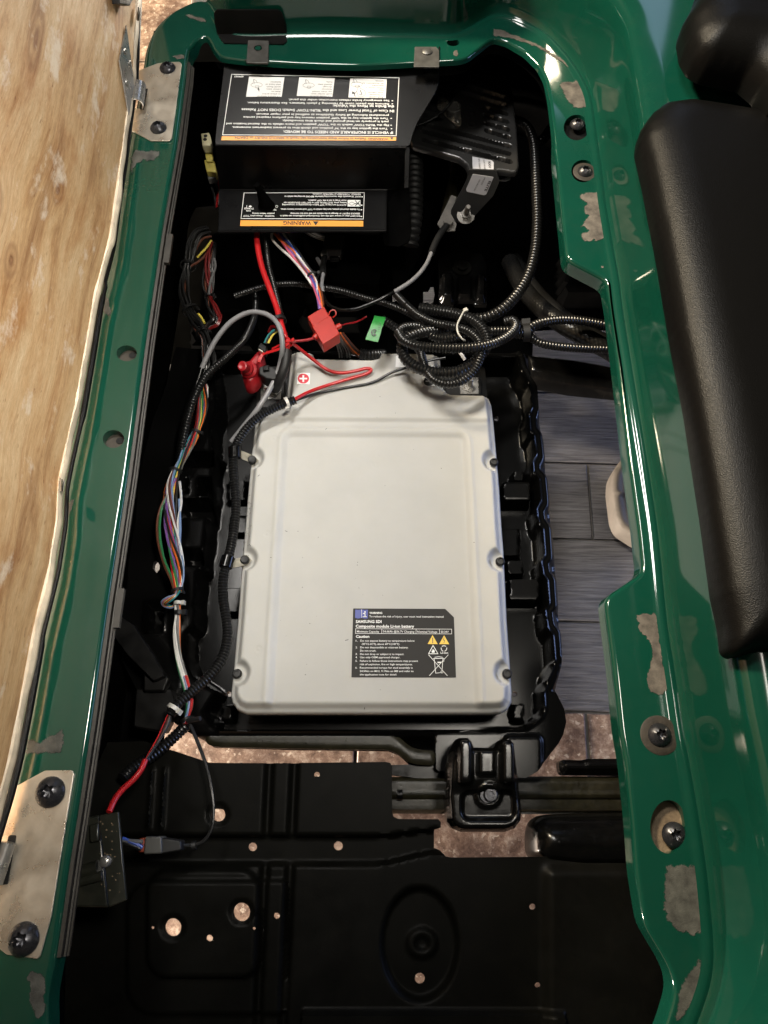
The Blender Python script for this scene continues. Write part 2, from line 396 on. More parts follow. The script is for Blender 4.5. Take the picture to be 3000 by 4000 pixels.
# ------------------------------------------------------------ sheets: outline + holes, relief from a height function
def inpoly(poly, X, Y):
    c = np.zeros(X.shape, bool); n = len(poly)
    for i in range(n):
        x1, y1 = poly[i][0], poly[i][1]; x2, y2 = poly[i-1][0], poly[i-1][1]
        if y1 == y2: continue
        k = ((y1 > Y) != (y2 > Y)) & (X < (x2-x1)*(Y-y1)/(y2-y1)+x1); c ^= k
    return c
def sdist(poly, X, Y, closed=True):
    """distance to polygon edge, positive inside"""
    d = np.full(X.shape, 1e9); n = len(poly)
    for i in range(0 if closed else 1, n):
        ax, ay = poly[i-1][0], poly[i-1][1]; bx, by = poly[i][0], poly[i][1]
        L = (bx-ax)**2+(by-ay)**2+1e-12; t = np.clip(((X-ax)*(bx-ax)+(Y-ay)*(by-ay))/L, 0, 1)
        d = np.minimum(d, np.hypot(X-ax-t*(bx-ax), Y-ay-t*(by-ay)))
    return np.where(inpoly(poly, X, Y), d, -d) if closed else d
def sstep(a, b, x):
    t = np.clip((x-a)/(b-a), 0, 1); return t*t*(3-2*t)
def densify(poly, step):
    out = []
    for i in range(len(poly)):
        a = Vector(poly[i][:2]); b = Vector(poly[(i+1) % len(poly)][:2]); n = max(1, int((b-a).length/step))
        out += [a.lerp(b, k/n) for k in range(n)]
    return out
def roundpoly(poly, it=2, w=.25):
    p = [Vector(q[:2]) for q in poly]
    for _ in range(it):
        o = []
        for i in range(len(p)):
            a, b = p[i], p[(i+1) % len(p)]; L = (b-a).length
            o += [a.lerp(b, w), a.lerp(b, 1-w)]
        p = o
    return p
def fillet(poly, r, seg=4):
    """round each corner by radius-ish r"""
    p = [Vector(q[:2]) for q in poly]; n = len(p); o = []
    for i in range(n):
        a, b, c = p[i-1], p[i], p[(i+1) % n]; d1 = a-b; d2 = c-b
        q = min(r, d1.length*.45, d2.length*.45); s = b + d1.normalized()*q; e = b + d2.normalized()*q
        for k in range(seg+1):
            t = k/seg; o.append(s*(1-t)**2 + b*2*t*(1-t) + e*t*t)
    return o
def circle(c, r, n=20, ry=None, rot=0):
    ry = ry or r
    return [Vector((c[0]+r*math.cos(2*math.pi*k/n)*math.cos(rot)-ry*math.sin(2*math.pi*k/n)*math.sin(rot), c[1]+r*math.cos(2*math.pi*k/n)*math.sin(rot)+ry*math.sin(2*math.pi*k/n)*math.cos(rot))) for k in range(n)]
def toxy(poly, z): return [P(p[0], p[1], z).xy for p in poly]
def sheet(name, outline, zf, m, parent=None, loc=None, holes=(), step=.004, thick=.003, smooth=40, edge_step=None, extra=None):
    """outline/holes in world xy; zf(X, Y) -> Z arrays (top surface)"""
    es = edge_step or step
    loops = [densify(outline, es)] + [densify(h, es) for h in holes]
    co = []; edges = []
    for lp in loops:
        k = len(co); co += [tuple(q) for q in lp]; edges += [(k+i, k+(i+1) % len(lp)) for i in range(len(lp))]
    A = np.array([tuple(q) for q in loops[0]]); x0, y0 = A.min(0); x1, y1 = A.max(0)
    gx, gy = np.meshgrid(np.arange(x0, x1, step), np.arange(y0, y1, step*.9)); gx[::2] += step*.5
    X, Y = gx.ravel(), gy.ravel(); ok = sdist(loops[0], X, Y) > es*.5
    for h in loops[1:]: ok &= sdist(h, X, Y) < -es*.5
    co += list(zip(X[ok].tolist(), Y[ok].tolist()))
    if extra: co += extra
    vo, eo, fo, *_ = geometry.delaunay_2d_cdt([Vector(c) for c in co], edges, [], 0, 1e-6)
    V = np.array([tuple(v) for v in vo]); T = np.array([f for f in fo if len(f) == 3])
    cx = V[T].mean(1); ins = inpoly(loops[0], cx[:, 0], cx[:, 1])
    for h in loops[1:]: ins &= ~inpoly(h, cx[:, 0], cx[:, 1])
    T = T[ins]; Z = zf(V[:, 0], V[:, 1])
    a = V[T]; area2 = (a[:,1,0]-a[:,0,0])*(a[:,2,1]-a[:,0,1])-(a[:,1,1]-a[:,0,1])*(a[:,2,0]-a[:,0,0])
    T[area2 < 0] = T[area2 < 0][:, ::-1]
    verts = [(x, y, z) for (x, y), z in zip(V.tolist(), Z.tolist())]; faces = [tuple(t) for t in T.tolist()]
    if thick:
        cnt = {}
        for f in faces:
            for i in range(3): cnt[(f[i], f[(i+1) % 3])] = 1
        be = [e for e in cnt if (e[1], e[0]) not in cnt]; mp = {}
        for e in be:
            for q in e:
                if q not in mp: mp[q] = len(verts); verts.append((verts[q][0], verts[q][1], verts[q][2]-thick))
        faces += [(e[1], e[0], mp[e[0]], mp[e[1]]) for e in be]
    me = bpy.data.meshes.new(name); me.from_pydata(verts, [], faces); me.update()
    me.polygons.foreach_set('use_smooth', [True]*len(me.polygons)); me.set_sharp_from_angle(angle=R(smooth))
    return link(name, me, m, parent, loc)

def patch_mb(poly_px, pl, off=.0004, mb=None):
    """flat print polygon (pixels) laid on a plane"""
    mb = mb or MB(); pts = [PP(u, v, pl, off) for u, v in poly_px]
    mb.add(pts, [tuple(range(len(pts)))])
    n = (pts[1]-pts[0]).cross(pts[2]-pts[1])
    if n.z < 0: mb.f[-1] = tuple(reversed(mb.f[-1]))
    return mb
def plate(name, poly_px, pl, off, th, m, parent=None, loc=None, bevel=0, r=0, smooth=35):
    """a plate of thickness th whose top follows the pixel outline on plane pl + off"""
    pts = [Vector(q) for q in (fillet(poly_px, r) if r else poly_px)]
    n = pl[1] if pl[1].z > 0 else -pl[1]
    top = [PP(q[0], q[1], pl, off) for q in pts]; bot = [t - n*th for t in top]
    A = sum(top[i].x*top[(i+1) % len(top)].y - top[(i+1) % len(top)].x*top[i].y for i in range(len(top)))
    if A < 0: top.reverse(); bot.reverse()
    return MB().hexa(bot, top).obj(name, m, parent, loc, bevel=bevel, smooth=smooth)
def zplane(z): return (Vector((0, 0, z)), Vector((0, 0, 1)))

# ------------------------------------------------------------ lettering
_fc = {}
def glyphs(txt, bold):
    k = (txt, bold)
    if k in _fc: return _fc[k]
    c = bpy.data.curves.new('t', 'FONT'); c.body = txt; c.size = 1; c.resolution_u = 2; c.offset = .022 if bold else 0.004
    o = bpy.data.objects.new('t', c); COL.objects.link(o)
    bpy.context.view_layer.update()
    me = bpy.data.meshes.new_from_object(o.evaluated_get(bpy.context.evaluated_depsgraph_get()))
    V = [v.co.copy() for v in me.vertices]; Fs = [tuple(p.vertices) for p in me.polygons]
    bpy.data.objects.remove(o); bpy.data.curves.remove(c); bpy.data.meshes.remove(me)
    _fc[k] = (V, Fs); return _fc[k]
def text(mb, txt, a, b, h, pl, off=.0006, bold=False, side=None):
    """write txt on plane pl, its baseline from pixel a to pixel b, cap height h pixels (signed: to the reading-up side)"""
    V, Fs = glyphs(txt, bold)
    if not V: return mb
    w0 = min(v.x for v in V); w1 = max(v.x for v in V); a = Vector(a); b = Vector(b); d = b-a
    up = Vector(side).normalized() if side else Vector((d.y, -d.x)).normalized()    # reading up in pixels (v grows down)
    pts = []
    for v in V:
        q = a + d*((v.x-w0)/(w1-w0)) + up*(h*v.y/.7); pts.append(PP(q.x, q.y, pl, off))
    k = len(mb.v); mb.v += [tuple(p) for p in pts]
    n = pl[1] if pl[1].z > 0 else -pl[1]
    for f in Fs:
        nn = (pts[f[1]]-pts[f[0]]).cross(pts[f[2]]-pts[f[0]])
        mb.f.append(tuple(i+k for i in (f if nn.dot(n) >= 0 else reversed(f))))
    return mb
def line_mb(mb, pts, w, pl, off=.0006, closed=False):
    """a printed line of width w pixels through pixel points"""
    p = [Vector(q) for q in pts]; n = len(p)
    for i in range(n if closed else n-1):
        a, b = p[i], p[(i+1) % n]; d = (b-a)
        if d.length < 1e-6: continue
        d.normalize(); s = Vector((-d.y, d.x))*w/2; e = d*w/2
        patch_mb([a+s-e, b+s+e, b-s+e, a-s-e], pl, off, mb)
    return mb

def torx_screw(name, c, r, parent, h=None, axis=(0, 0, 1), m=None, washer=0, label=None):
    h = h or r*.62; n = 48
    def star(a): return .40*r*(1+.16*math.cos(6*a))
    prof = [(0.001, h-.45*h), (.5, h-.5*h), (.93, h-.5*h), (1.0, h*.97)]
    def ring(j, a):
        return 1
    c = Vector(c); ax = Vector(axis).normalized(); nx = ax.orthogonal().normalized(); ny = ax.cross(nx); vs = []; L = 0
    rings = [(0.0, h*.12, True), (.5, h*.2, True), (.93, h*.35, True), (1.04, h*1.0, True)]
    for t in (.62, .8, .92, 1.0): rings.append((t, h*(1-.85*t**3.2), False))
    rings.append((1.0, 0.0, False))
    for (t, z, st) in rings:
        for k in range(n):
            a = 2*math.pi*k/n; q = star(a)*t if st else r*t
            vs.append(c + ax*z + (nx*math.cos(a)+ny*math.sin(a))*q)
        L += 1
    fs = [(j*n+k, j*n+(k+1) % n, (j+1)*n+(k+1) % n, (j+1)*n+k) for j in range(L-1) for k in range(n)] + [tuple(reversed(range(n)))]
    o = MB().add(vs, fs).obj(name, m or M['boltblack'], parent, smooth=40)
    # outward normals
    if washer:
        MB().lathe(c, ax, [(r*.9, -.0012), (washer, -.0012), (washer, .0004), (washer*.93, .0010), (r*.9, .0012)], 36).obj('washer', M['rust'], o)
    if label: o['label'] = label
    return o
def hexbolt(mb, c, r, h, axis=(0, 0, 1), rot=0):
    c = Vector(c); ax = Vector(axis).normalized(); nx = ax.orthogonal().normalized(); ny = ax.cross(nx)
    ring = lambda q, z: [c+ax*z+(nx*math.cos(rot+k*math.pi/3)+ny*math.sin(rot+k*math.pi/3))*q for k in range(6)]
    mb.hexa(ring(r, 0), ring(r, h)); return mb
# ============================================================ floor
ZF = -.62
def build_floor():
    fl = MB(); fl.box((0, .6, ZF-.025), (5, 5, .04))
    f = fl.obj('floor', mat('grout', (.13, .12, .11), .9, var=.2, vscale=60), None, (0, 0, ZF-.04)); f['kind'] = 'structure'
    rnd = random.Random(3); Y0 = .182; W = .1815; rot = R(-1.8)
    Rm = Matrix.Rotation(rot, 3, 'Z'); piv = Vector((.35, .182, 0))
    def tile(name, cx, cy, sx, sy, m, mesh={}):
        key = (round(sx, 3), round(sy, 3), m.name)
        if key not in mesh:
            b = MB(); e = .0022; hx, hy = sx/2, sy/2
            q = lambda k, z: [(-hx+k, -hy+k, z), (hx-k, -hy+k, z), (hx-k, hy-k, z), (-hx+k, hy-k, z)]
            b.hexa(q(0, -.008), q(0, -.0015)); b.v = b.v + q(e, 0)
            b.f = [x for x in b.f if x != (4, 5, 6, 7)] + [(4, 5, 9, 8), (5, 6, 10, 9), (6, 7, 11, 10), (7, 4, 8, 11), (8, 9, 10, 11)]
            me = b.mesh(name, 0); me.materials.append(m); mesh[key] = me
        o = bpy.data.objects.new(name, mesh[key]); COL.objects.link(o); o.parent = f
        c = Rm @ (Vector((cx, cy, 0)) - piv) + piv
        o.location = Vector((c.x, c.y, ZF + rnd.uniform(-.0006, .0006))) - origin(f); o.rotation_euler = (0, 0, rot)
    for r in range(12):
        off = {0: .95, 1: .02+.6, 2: .44, 3: .90, 4: .15}.get(r, rnd.uniform(0, .9)); x = off - 1.2*1
        cy = Y0 + W*(r+.5)
        xs = [off + .9*k for k in range(-2, 3)]
        for a in xs:
            x0, x1 = max(a, -.64), min(a+.9, 2.2)
            if x1-x0 < .08: continue
            tile('wood_look_tile', (x0+x1)/2, cy, x1-x0-.004, W-.004, M['woodtile'])
    T = .45
    for i in range(-5, 5):
        for j in range(-4, 0):
            tile('stone_tile', -.052 + T*(i+.5), Y0 + T*(j+.5), T-.006, T-.006, M['stone'])
    for i in range(-4, -0):
        for j in range(0, 6):
            x1 = -.645 + T*(i+1); 
            if x1 < -2.3: continue
            tile('stone_tile', x1 - T/2, Y0 + T*(j+.5), T-.006, T-.006, M['stone'])
    return f
build_floor()

# ============================================================ green body moulding
# stations: inner edge (px), base/outer line (px), w (0 = outer edge turned down, 1 = wall rises behind the ledge)
ST_ = [((172, 4300), (-250, 4300), 0), ((185, 4000), (-220, 4000), 0), ((181, 3904), (-200, 3904), 0), ((217, 3723), (-130, 3723), 0),
 ((265, 3384), (-60, 3384), 0), ((301, 3160), (0, 3160), 0), ((356, 2800), (62, 2800), 0), ((416, 2373), (140, 2400), 0),
 ((494, 1864), (235, 1864), 0), ((567, 1322), (322, 1322), 0), ((630, 900), (432, 900), 0), ((693, 542), (505, 542), 0),
 ((724, 300), (552, 300), 0), ((729, 229), (567, 190), 0), ((738, 187), (603, 105), 0), ((763, 157), (668, 44), 0), ((790, 147), (735, 12), 0.0),
 ((808, 143), (790, -12), 0.1), ((822, 165), (826, 25), .5), ((835, 193), (862, 92), .95), ((862, 224), (900, 132), 1), ((962, 236), (1000, 134), 1), ((1143, 247), (1150, 128), 1), ((1263, 253), (1280, 127), 1),
 ((1400, 256), (1400, 130), 1), ((1611, 244), (1620, 131), 1), ((1800, 234), (1780, 137), 1), ((1825, 227), (1800, 130), 1), ((1908, 160), (1905, 62), 1), ((1930, 150), (1940, 50), 1),
 ((1979, 163), (2020, 68), 1), ((2051, 205), (2130, 125), 1), ((2105, 259), (2215, 212), 1), ((2132, 313), (2272, 295), 1), ((2147, 392), (2310, 372), 1),
 ((2165, 542), (2333, 542), 1), ((2177, 650), (2349, 650), 1), ((2190, 784), (2364, 784), 1), ((2213, 1012), (2400, 1000), 1), ((2368, 1093), (2418, 1090), 1), ((2386, 1201), (2430, 1201), 1),
 ((2416, 1442), (2469, 1442), 1), ((2458, 1804), (2527, 1804), 1), ((2494, 2062), (2567, 2062), 1), ((2512, 2235), (2585, 2235), 1),
 ((2361, 2336), (2594, 2336), 1), ((2375, 2440), (2604, 2440), 1), ((2400, 2640), (2637, 2640), 1), ((2422, 2857), (2667, 2857), 1), ((2443, 2971), (2690, 2971), 1),
 ((2470, 3218), (2732, 3218), 1), ((2484, 3411), (2760, 3411), 1), ((2518, 3616), (2780, 3616), 1), ((2579, 3713), (2790, 3745), 1),
 ((2621, 3785), (2784, 3815), 1), ((2642, 3863), (2766, 3873), 1), ((2627, 3918), (2750, 3930), 1), ((2603, 4000), (2717, 4000), 1), ((2480, 4300), (2610, 4300), 1)]
CORN = {38, 39, 44, 45, 57}
def build_body():
    root = thing('golf_cart_body', (0, .5, -.1), 'glossy dark green moulded cart body round the open seat well, its rim worn', 'cart body')
    I = [P(*s[0]) for s in ST_]; B = [P(*s[1]) for s in ST_]; Wt = [s[2] for s in ST_]
    # dense sampling
    si, sb, sw = [], [], []
    for k in range(len(I)-1):
        n = max(2, int(max((I[k+1]-I[k]).length, (B[k+1]-B[k]).length)/.0045))
        for j in range(n):
            t = j/n; si.append(I[k].lerp(I[k+1], t)); sb.append(B[k].lerp(B[k+1], t)); sw.append(Wt[k]*(1-t)+Wt[k+1]*t)
    si.append(I[-1]); sb.append(B[-1]); sw.append(Wt[-1])
    A = np.array([tuple(p) for p in si]); Bn = np.array([tuple(p) for p in sb]); W = np.array(sw)
    def smooth(a, it):
        for _ in range(it): a[1:-1] = (a[:-2] + 2*a[1:-1] + a[2:])/4
        return a
    A0 = smooth(A.copy(), 5); Bn = smooth(Bn, 22); W = smooth(W, 6)
    dB = np.gradient(Bn, axis=0); nB = np.stack([-dB[:, 1], dB[:, 0], dB[:, 2]*0], 1); nB /= np.linalg.norm(nB, axis=1)[:, None]+1e-9
    dA = np.gradient(A0, axis=0); nA = np.stack([-dA[:, 1], dA[:, 0], dA[:, 2]*0], 1); nA /= np.linalg.norm(nA, axis=1)[:, None]+1e-9
    if (nB[100]*(Bn-A0)[100]).sum() < 0: nB *= -1
    if (nA[100]*(Bn-A0)[100]).sum() < 0: nA *= -1
    nA = smooth(nA, 6); nB = smooth(nB, 10)
    n = len(A0); mb = MB()
    inner = [(-.002, -.042), (-.0005, -.012), (0, -.006), (.0008, -.0026), (.0022, -.0007), (.0038, 0), (.0060, 0)]
    wall = [(-.016, 0), (-.013, 0), (-.010, .0012), (-.0065, .0034), (-.003, .0026), (.000, .0016), (.0035, .006), (.006, .018), (.010, .05), (.015, .09), (.019, .112), (.024, .124), (.032, .129), (.06, .130), (.22, .128), (.5, .12)]
    edge = [(-.016, 0), (-.013, 0), (-.010, 0), (-.0065, 0), (-.004, -.0003), (-.002, -.0012), (-.0007, -.003), (0, -.008), (.000, -.02), (.001, -.03), (.001, -.04), (.001, -.05), (.001, -.06), (.001, -.07), (.001, -.08), (.001, -.09)]
    far = np.array([1.0 if (0 < W[i] and UV(*A0[i])[1] < 560) else 0.0 for i in range(n)]); far = smooth(far, 20)
    def strip(base, nrm, profs):
        vs = []
        for i in range(n):
            for (d, z) in profs(i): q = base[i] + nrm[i]*d; vs.append((q[0], q[1], z))
        m_ = len(profs(0)); k = len(mb.v); mb.v += vs
        mb.f += [(k+i*m_+j, k+(i+1)*m_+j, k+(i+1)*m_+j+1, k+i*m_+j+1) for i in range(n-1) for j in range(m_-1)]
        return vs, m_
    strip(A0, nA, lambda i: [(d, z if z > -.006 else z*(.62-.42*far[i])) for d, z in inner])
    strip(Bn, nB, lambda i: [(a[0]*W[i]+b[0]*(1-W[i]), a[1]*W[i]+b[1]*(1-W[i])) for a, b in zip(wall, edge)])
    Io = [Vector(A0[i, :2]+nA[i, :2]*.0060) for i in range(n)]; Bo = [Vector(Bn[i, :2]-nB[i, :2]*.016) for i in range(n)]
    outline = Io + Bo[::-1]
    holes = [toxy(circle(c, r, 28, ry), 0) for c, r, ry in HOLES]
    led = sheet('ledge', outline, lambda X, Y: X*0, None, step=.012, edge_step=10, thick=0, holes=holes)
    bm = bmesh.new(); tmp = mb.mesh('tmp', 0); bm.from_mesh(tmp); bm.from_mesh(led.data); bpy.data.objects.remove(led)
    for f_ in bm.faces:
        f_.normal_update()
        if f_.normal.z < 0: f_.normal_flip()
    me = bpy.data.meshes.new('shell'); bm.to_mesh(me); bm.free()
    me.polygons.foreach_set('use_smooth', [True]*len(me.polygons)); me.set_sharp_from_angle(angle=R(50))
    link('shell', me, M['green'], root)
    return root, A0, nA, Bn
HOLES = [((2252, 498), 50, 50), ((2278, 668), 46, 44), ((2568, 2862), 62, 58), ((2612, 3230), 72, 105), ((495, 1380), 40, 31), ((443, 1715), 42, 35), ((1770, 166), 25, 14)]
body, BA, BNA, BB = build_body()
def cups():
    for i, (c, r, ry) in enumerate(HOLES):
        ring = circle(c, r, 28, ry); top = [P(q[0], q[1], 0) for q in ring]; cen = sum(top, Vector())/len(top)
        mb = MB(); dz = .012; rows = [[cen + (t-cen)*k + Vector((0, 0, z)) for t in top] for k, z in ((1.0, 0.0), (.985, -.002), (.97, -.005), (.96, -dz))]
        k = 28
        for rr in rows: mb.v += [tuple(p) for p in rr]
        mb.f += [(j*k+q, j*k+(q+1) % k, (j+1)*k+(q+1) % k, (j+1)*k+q) for j in range(3) for q in range(k)]
        mb.obj('recess_wall', M['green'], body)
        b = MB(); b.add([tuple(cen+(t-cen)*1.05+Vector((0, 0, -dz))) for t in top], [tuple(range(28))])
        b.obj('recess_floor', M['dirt'] if i in (3,) else (M['rust'] if i in (4, 5) else M['deep']), body)
cups()
def ragged(poly, seed, amp=5, step=9):
    rnd = random.Random(seed); p = densify(poly, step); out = []
    for q in p: out.append((q.x + rnd.gauss(0, amp), q.y + rnd.gauss(0, amp)))
    return out
def worn(name, poly, m, seed, label, amp=3.5):
    p = fillet(ragged([(q[0], q[1]) for q in poly], seed, amp, 9), 4, 2); w = [PP(q[0], q[1], zplane(0)).xy for q in p]
    cx = sum(q.x for q in w)/len(w); cy = sum(q.y for q in w)/len(w)
    A = max(q.x for q in w)-min(q.x for q in w)
    o = sheet(name, w, lambda X, Y: X*0+.0005, m, body, step=.0022, edge_step=.003, thick=0)
    V = np.array([tuple(v.co) for v in o.data.vertices]); og = origin(o); E = sdist(w, V[:, 0]+og.x, V[:, 1]+og.y)
    at = o.data.attributes.new('edge', 'FLOAT', 'POINT'); at.data.foreach_set('value', np.clip(np.abs(E)/min(.006, A*.12), 0, 1).astype(np.float32)); o['label'] = label
worn('worn_patch', [(1921, 112), (1960, 116), (2010, 135), (2075, 160), (2130, 190), (2190, 225), (2235, 255), (2266, 283), (2240, 278), (2180, 240), (2130, 205), (2060, 172), (1990, 150), (1925, 142)], M['worn'], 1, 'long curved worn patch on the rim behind the controller', 2)
worn('worn_patch', [(2184, 322), (2250, 318), (2290, 322), (2303, 345), (2307, 415), (2280, 426), (2240, 420), (2215, 395), (2192, 360)], M['worn'], 2, 'pinkish grey worn patch above two screws', 3)
worn('worn_patch', [(2275, 752), (2335, 748), (2352, 770), (2366, 935), (2330, 948), (2275, 940), (2265, 918), (2300, 900), (2268, 880), (2300, 850), (2275, 820), (2288, 795), (2262, 775)], M['worn'], 3, 'ragged worn patch below two screws', 4)
worn('worn_patch', [(2478, 2400), (2550, 2392), (2570, 2405), (2578, 2500), (2610, 2690), (2595, 2715), (2535, 2708), (2520, 2650), (2545, 2560), (2530, 2500), (2495, 2470)], M['worn'], 4, 'tall worn patch with a green bite on the lower right rim', 3.5)
worn('worn_patch', [(2600, 3385), (2660, 3372), (2715, 3380), (2730, 3420), (2757, 3600), (2755, 3640), (2710, 3660), (2640, 3640), (2595, 3590), (2588, 3500)], M['worn_grey'], 5, 'broad grey worn patch low on the right rim', 3.5)
worn('worn_patch', [(2745, 3712), (2740, 3830), (2715, 3900), (2668, 3978), (2625, 4010), (2642, 3940), (2650, 3860), (2695, 3790)], M['worn_grey'], 6, 'curved worn patch in the lower right corner', 2.5)
worn('worn_patch', [(520, 585), (628, 590), (624, 612), (600, 632), (560, 628), (530, 650), (512, 690), (506, 650)], M['worn_grey'], 7, 'ragged grey worn patch below the upper hinge plate', 3.5)
worn('worn_patch', [(412, 1150), (425, 1170), (436, 1215), (430, 1245), (408, 1222), (402, 1185)], M['worn_grey'], 8, 'small leaf shaped worn spot beside the seat edge', 2)
worn('worn_patch', [(283, 1943), (290, 1950), (282, 1990), (262, 2030), (256, 2015), (266, 1965)], M['worn_grey'], 9, 'small dark worn spot beside the lower seat edge', 2)
worn('worn_patch', [(110, 2885), (150, 2895), (200, 2870), (252, 2835), (256, 2900), (240, 2945), (200, 2945), (98, 2950)], M['worn_grey'], 10, 'torn looking grey worn patch above the lower hinge plate', 3)
worn('worn_patch', [(118, 3790), (160, 3795), (182, 3830), (178, 3960), (140, 3990), (108, 3900), (115, 3850), (95, 3820)], M['worn_grey'], 11, 'grey worn patch at the bottom left corner', 4)
worn('worn_patch', [(698, 55), (740, 55), (800, 70), (812, 90), (780, 86), (735, 68)], M['worn'], 12, 'thin worn streak on the rounded upper left corner', 2)
worn('worn_patch', [(668, 224), (700, 212), (722, 215), (722, 232), (690, 232)], M['worn'], 13, 'small worn spot above the upper hinge plate', 2)
worn('worn_patch', [(1772, 196), (1788, 198), (1792, 215), (1782, 226), (1770, 214)], M['worn'], 14, 'small chip beside the bracket screw', 1.5)
worn('worn_patch', [(1588, 204), (1596, 205), (1592, 214), (1586, 211)], M['worn'], 15, 'tiny chip left of the bracket', 1)
worn('worn_patch', [(2345, 1036), (2360, 1038), (2362, 1048), (2348, 1047)], M['worn'], 16, 'tiny chip at the rim corner', 1)
torx_screw('screw', P(2256, 488, -.004), .0126, body, label='recessed dark screw, uppermost on the right rim')
torx_screw('screw', P(2285, 672, -.001), .0120, body, washer=.0188, label='dark screw on a flat washer on the right rim')
torx_screw('screw', P(2576, 2872, .0), .0135, body, washer=.0220, label='dark screw on a rusty washer low on the right rim')
torx_screw('screw', P(2634, 3262, -.008), .0138, body, label='dark screw sunk in an oval dusty recess')
for u, v, r in ((517, 1388, 12), (467, 1722, 12)):
    c = P(u, v, -.0112); MB().cyl(c, c+Vector((0, 0, .0004)), .0048, n=20).obj('bolt_hole', M['hidden'], body)
# black pocket in the upper left of the wall
pk = MB(); pz = zplane(.0022)
low = [(866, 158), (876, 168), (1108, 172), (1120, 160), (1117, 132), (850, 132)]
plate('pocket', low, zplane(.0022), 0, .004, M['black'], body)
y0 = P(980, 134, 0).y
wpl = (Vector((0, y0+.001, .001)), Vector((0, -1, .14)).normalized())
def wall_plate(name, poly, m, off=.002, th=.004, parent=None, loc=None, r=6):
    pts = fillet(poly, r) if r else [Vector(q) for q in poly]; n = wpl[1]; d = []
    for q in pts:
        o = Vector((0, 0, CAMZ)); dd = Vector(ray(q.x, q.y)); a = wpl[0]+n*off; t = (a-o).dot(n)/dd.dot(n); d.append(o+dd*t)
    b = [p-n*th for p in d]; return MB().hexa(b, d).obj(name, m, parent, loc)
wall_plate('pocket', [(848, 134), (838, 90), (835, 52), (845, 40), (1088, 40), (1102, 50), (1118, 100), (1120, 134)], M['black'], .004, .004, body, r=10)

# dull metal edge trim and black inner skirt walls
def strip_along(idx, d0, z0, d1, z1, mb, th=.0015):
    vs = []
    for i in idx:
        p = BA[i]; n = BNA[i]
        for d, z in ((d0, z0), (d1, z1), (d1, z1-th), (d0, z0-th)):
            q = p + n*d; vs.append((q[0], q[1], z))
    k = len(mb.v); mb.v += vs; L = len(idx)
    mb.f += [(k+i*4+j, k+i*4+(j+1) % 4, k+(i+1)*4+(j+1) % 4, k+(i+1)*4+j) for i in range(L-1) for j in range(4)]
    mb.f += [tuple(k+j for j in (3, 2, 1, 0)), tuple(k+(L-1)*4+j for j in range(4))]
    return mb
pxs = [UV(p[0], p[1], 0) for p in BA]
left = [i for i, (u, v) in enumerate(pxs) if u < 760 and 232 < v < 3760]
e = strip_along(left, -.0005, -.004, -.0045, -.0045, MB(), .012)
strip_along(left, -.0052, -.010, -.0072, -.0105, e, .008); strip_along(left, -.004, -.013, -.0092, -.0135, e, .003)
eo = e.obj('edge_trim', M['trim'], None, P(450, 2000, -.012)); tag(eo, 'dull scratched metal edge strip along the inside of the left rim', 'trim')
for a, b in ((895, 1015), (2285, 2455)):
    ids = [i for i in left if a < pxs[i][1] < b]; strip_along(ids, -.008, -.007, -.0155, -.0075, MB(), .006).obj('clip', M['trim'], eo)
# skirt: black inner walls of the seat well (left and far sides)
def build_skirt():
    root = thing('seat_well_liner', P(800, 2000, -.55), 'black liner walls dropping inside the green rim on the left and far side', 'liner')
    for nm, sel, zb in (('side_wall', [i for i, (u, v) in enumerate(pxs) if u < 850 and v > 175], -.56), ('far_wall', [i for i, (u, v) in enumerate(pxs) if u > 840 and v < 1010], -.56)):
        mb = MB(); vs = []
        rows = ((-.001, -.03), (.03, -.045), (.075, -.10), (.10, -.3), (.10, -.41)) if nm == 'side_wall' else ((.004, -.03), (.06, -.05), (.24, -.09), (.30, -.3), (.30, -.43))
        for i in sel:
            for d, z in rows:
                q = BA[i]+BNA[i]*d; vs.append((q[0], q[1], z))
        k = len(rows); mb.v += vs
        mb.f += [(i*k+j, i*k+j+1, (i+1)*k+j+1, (i+1)*k+j) for i in range(len(sel)-1) for j in range(k-1)]
        mb.obj(nm, M['liner'], root, smooth=60)
    return root
build_skirt()

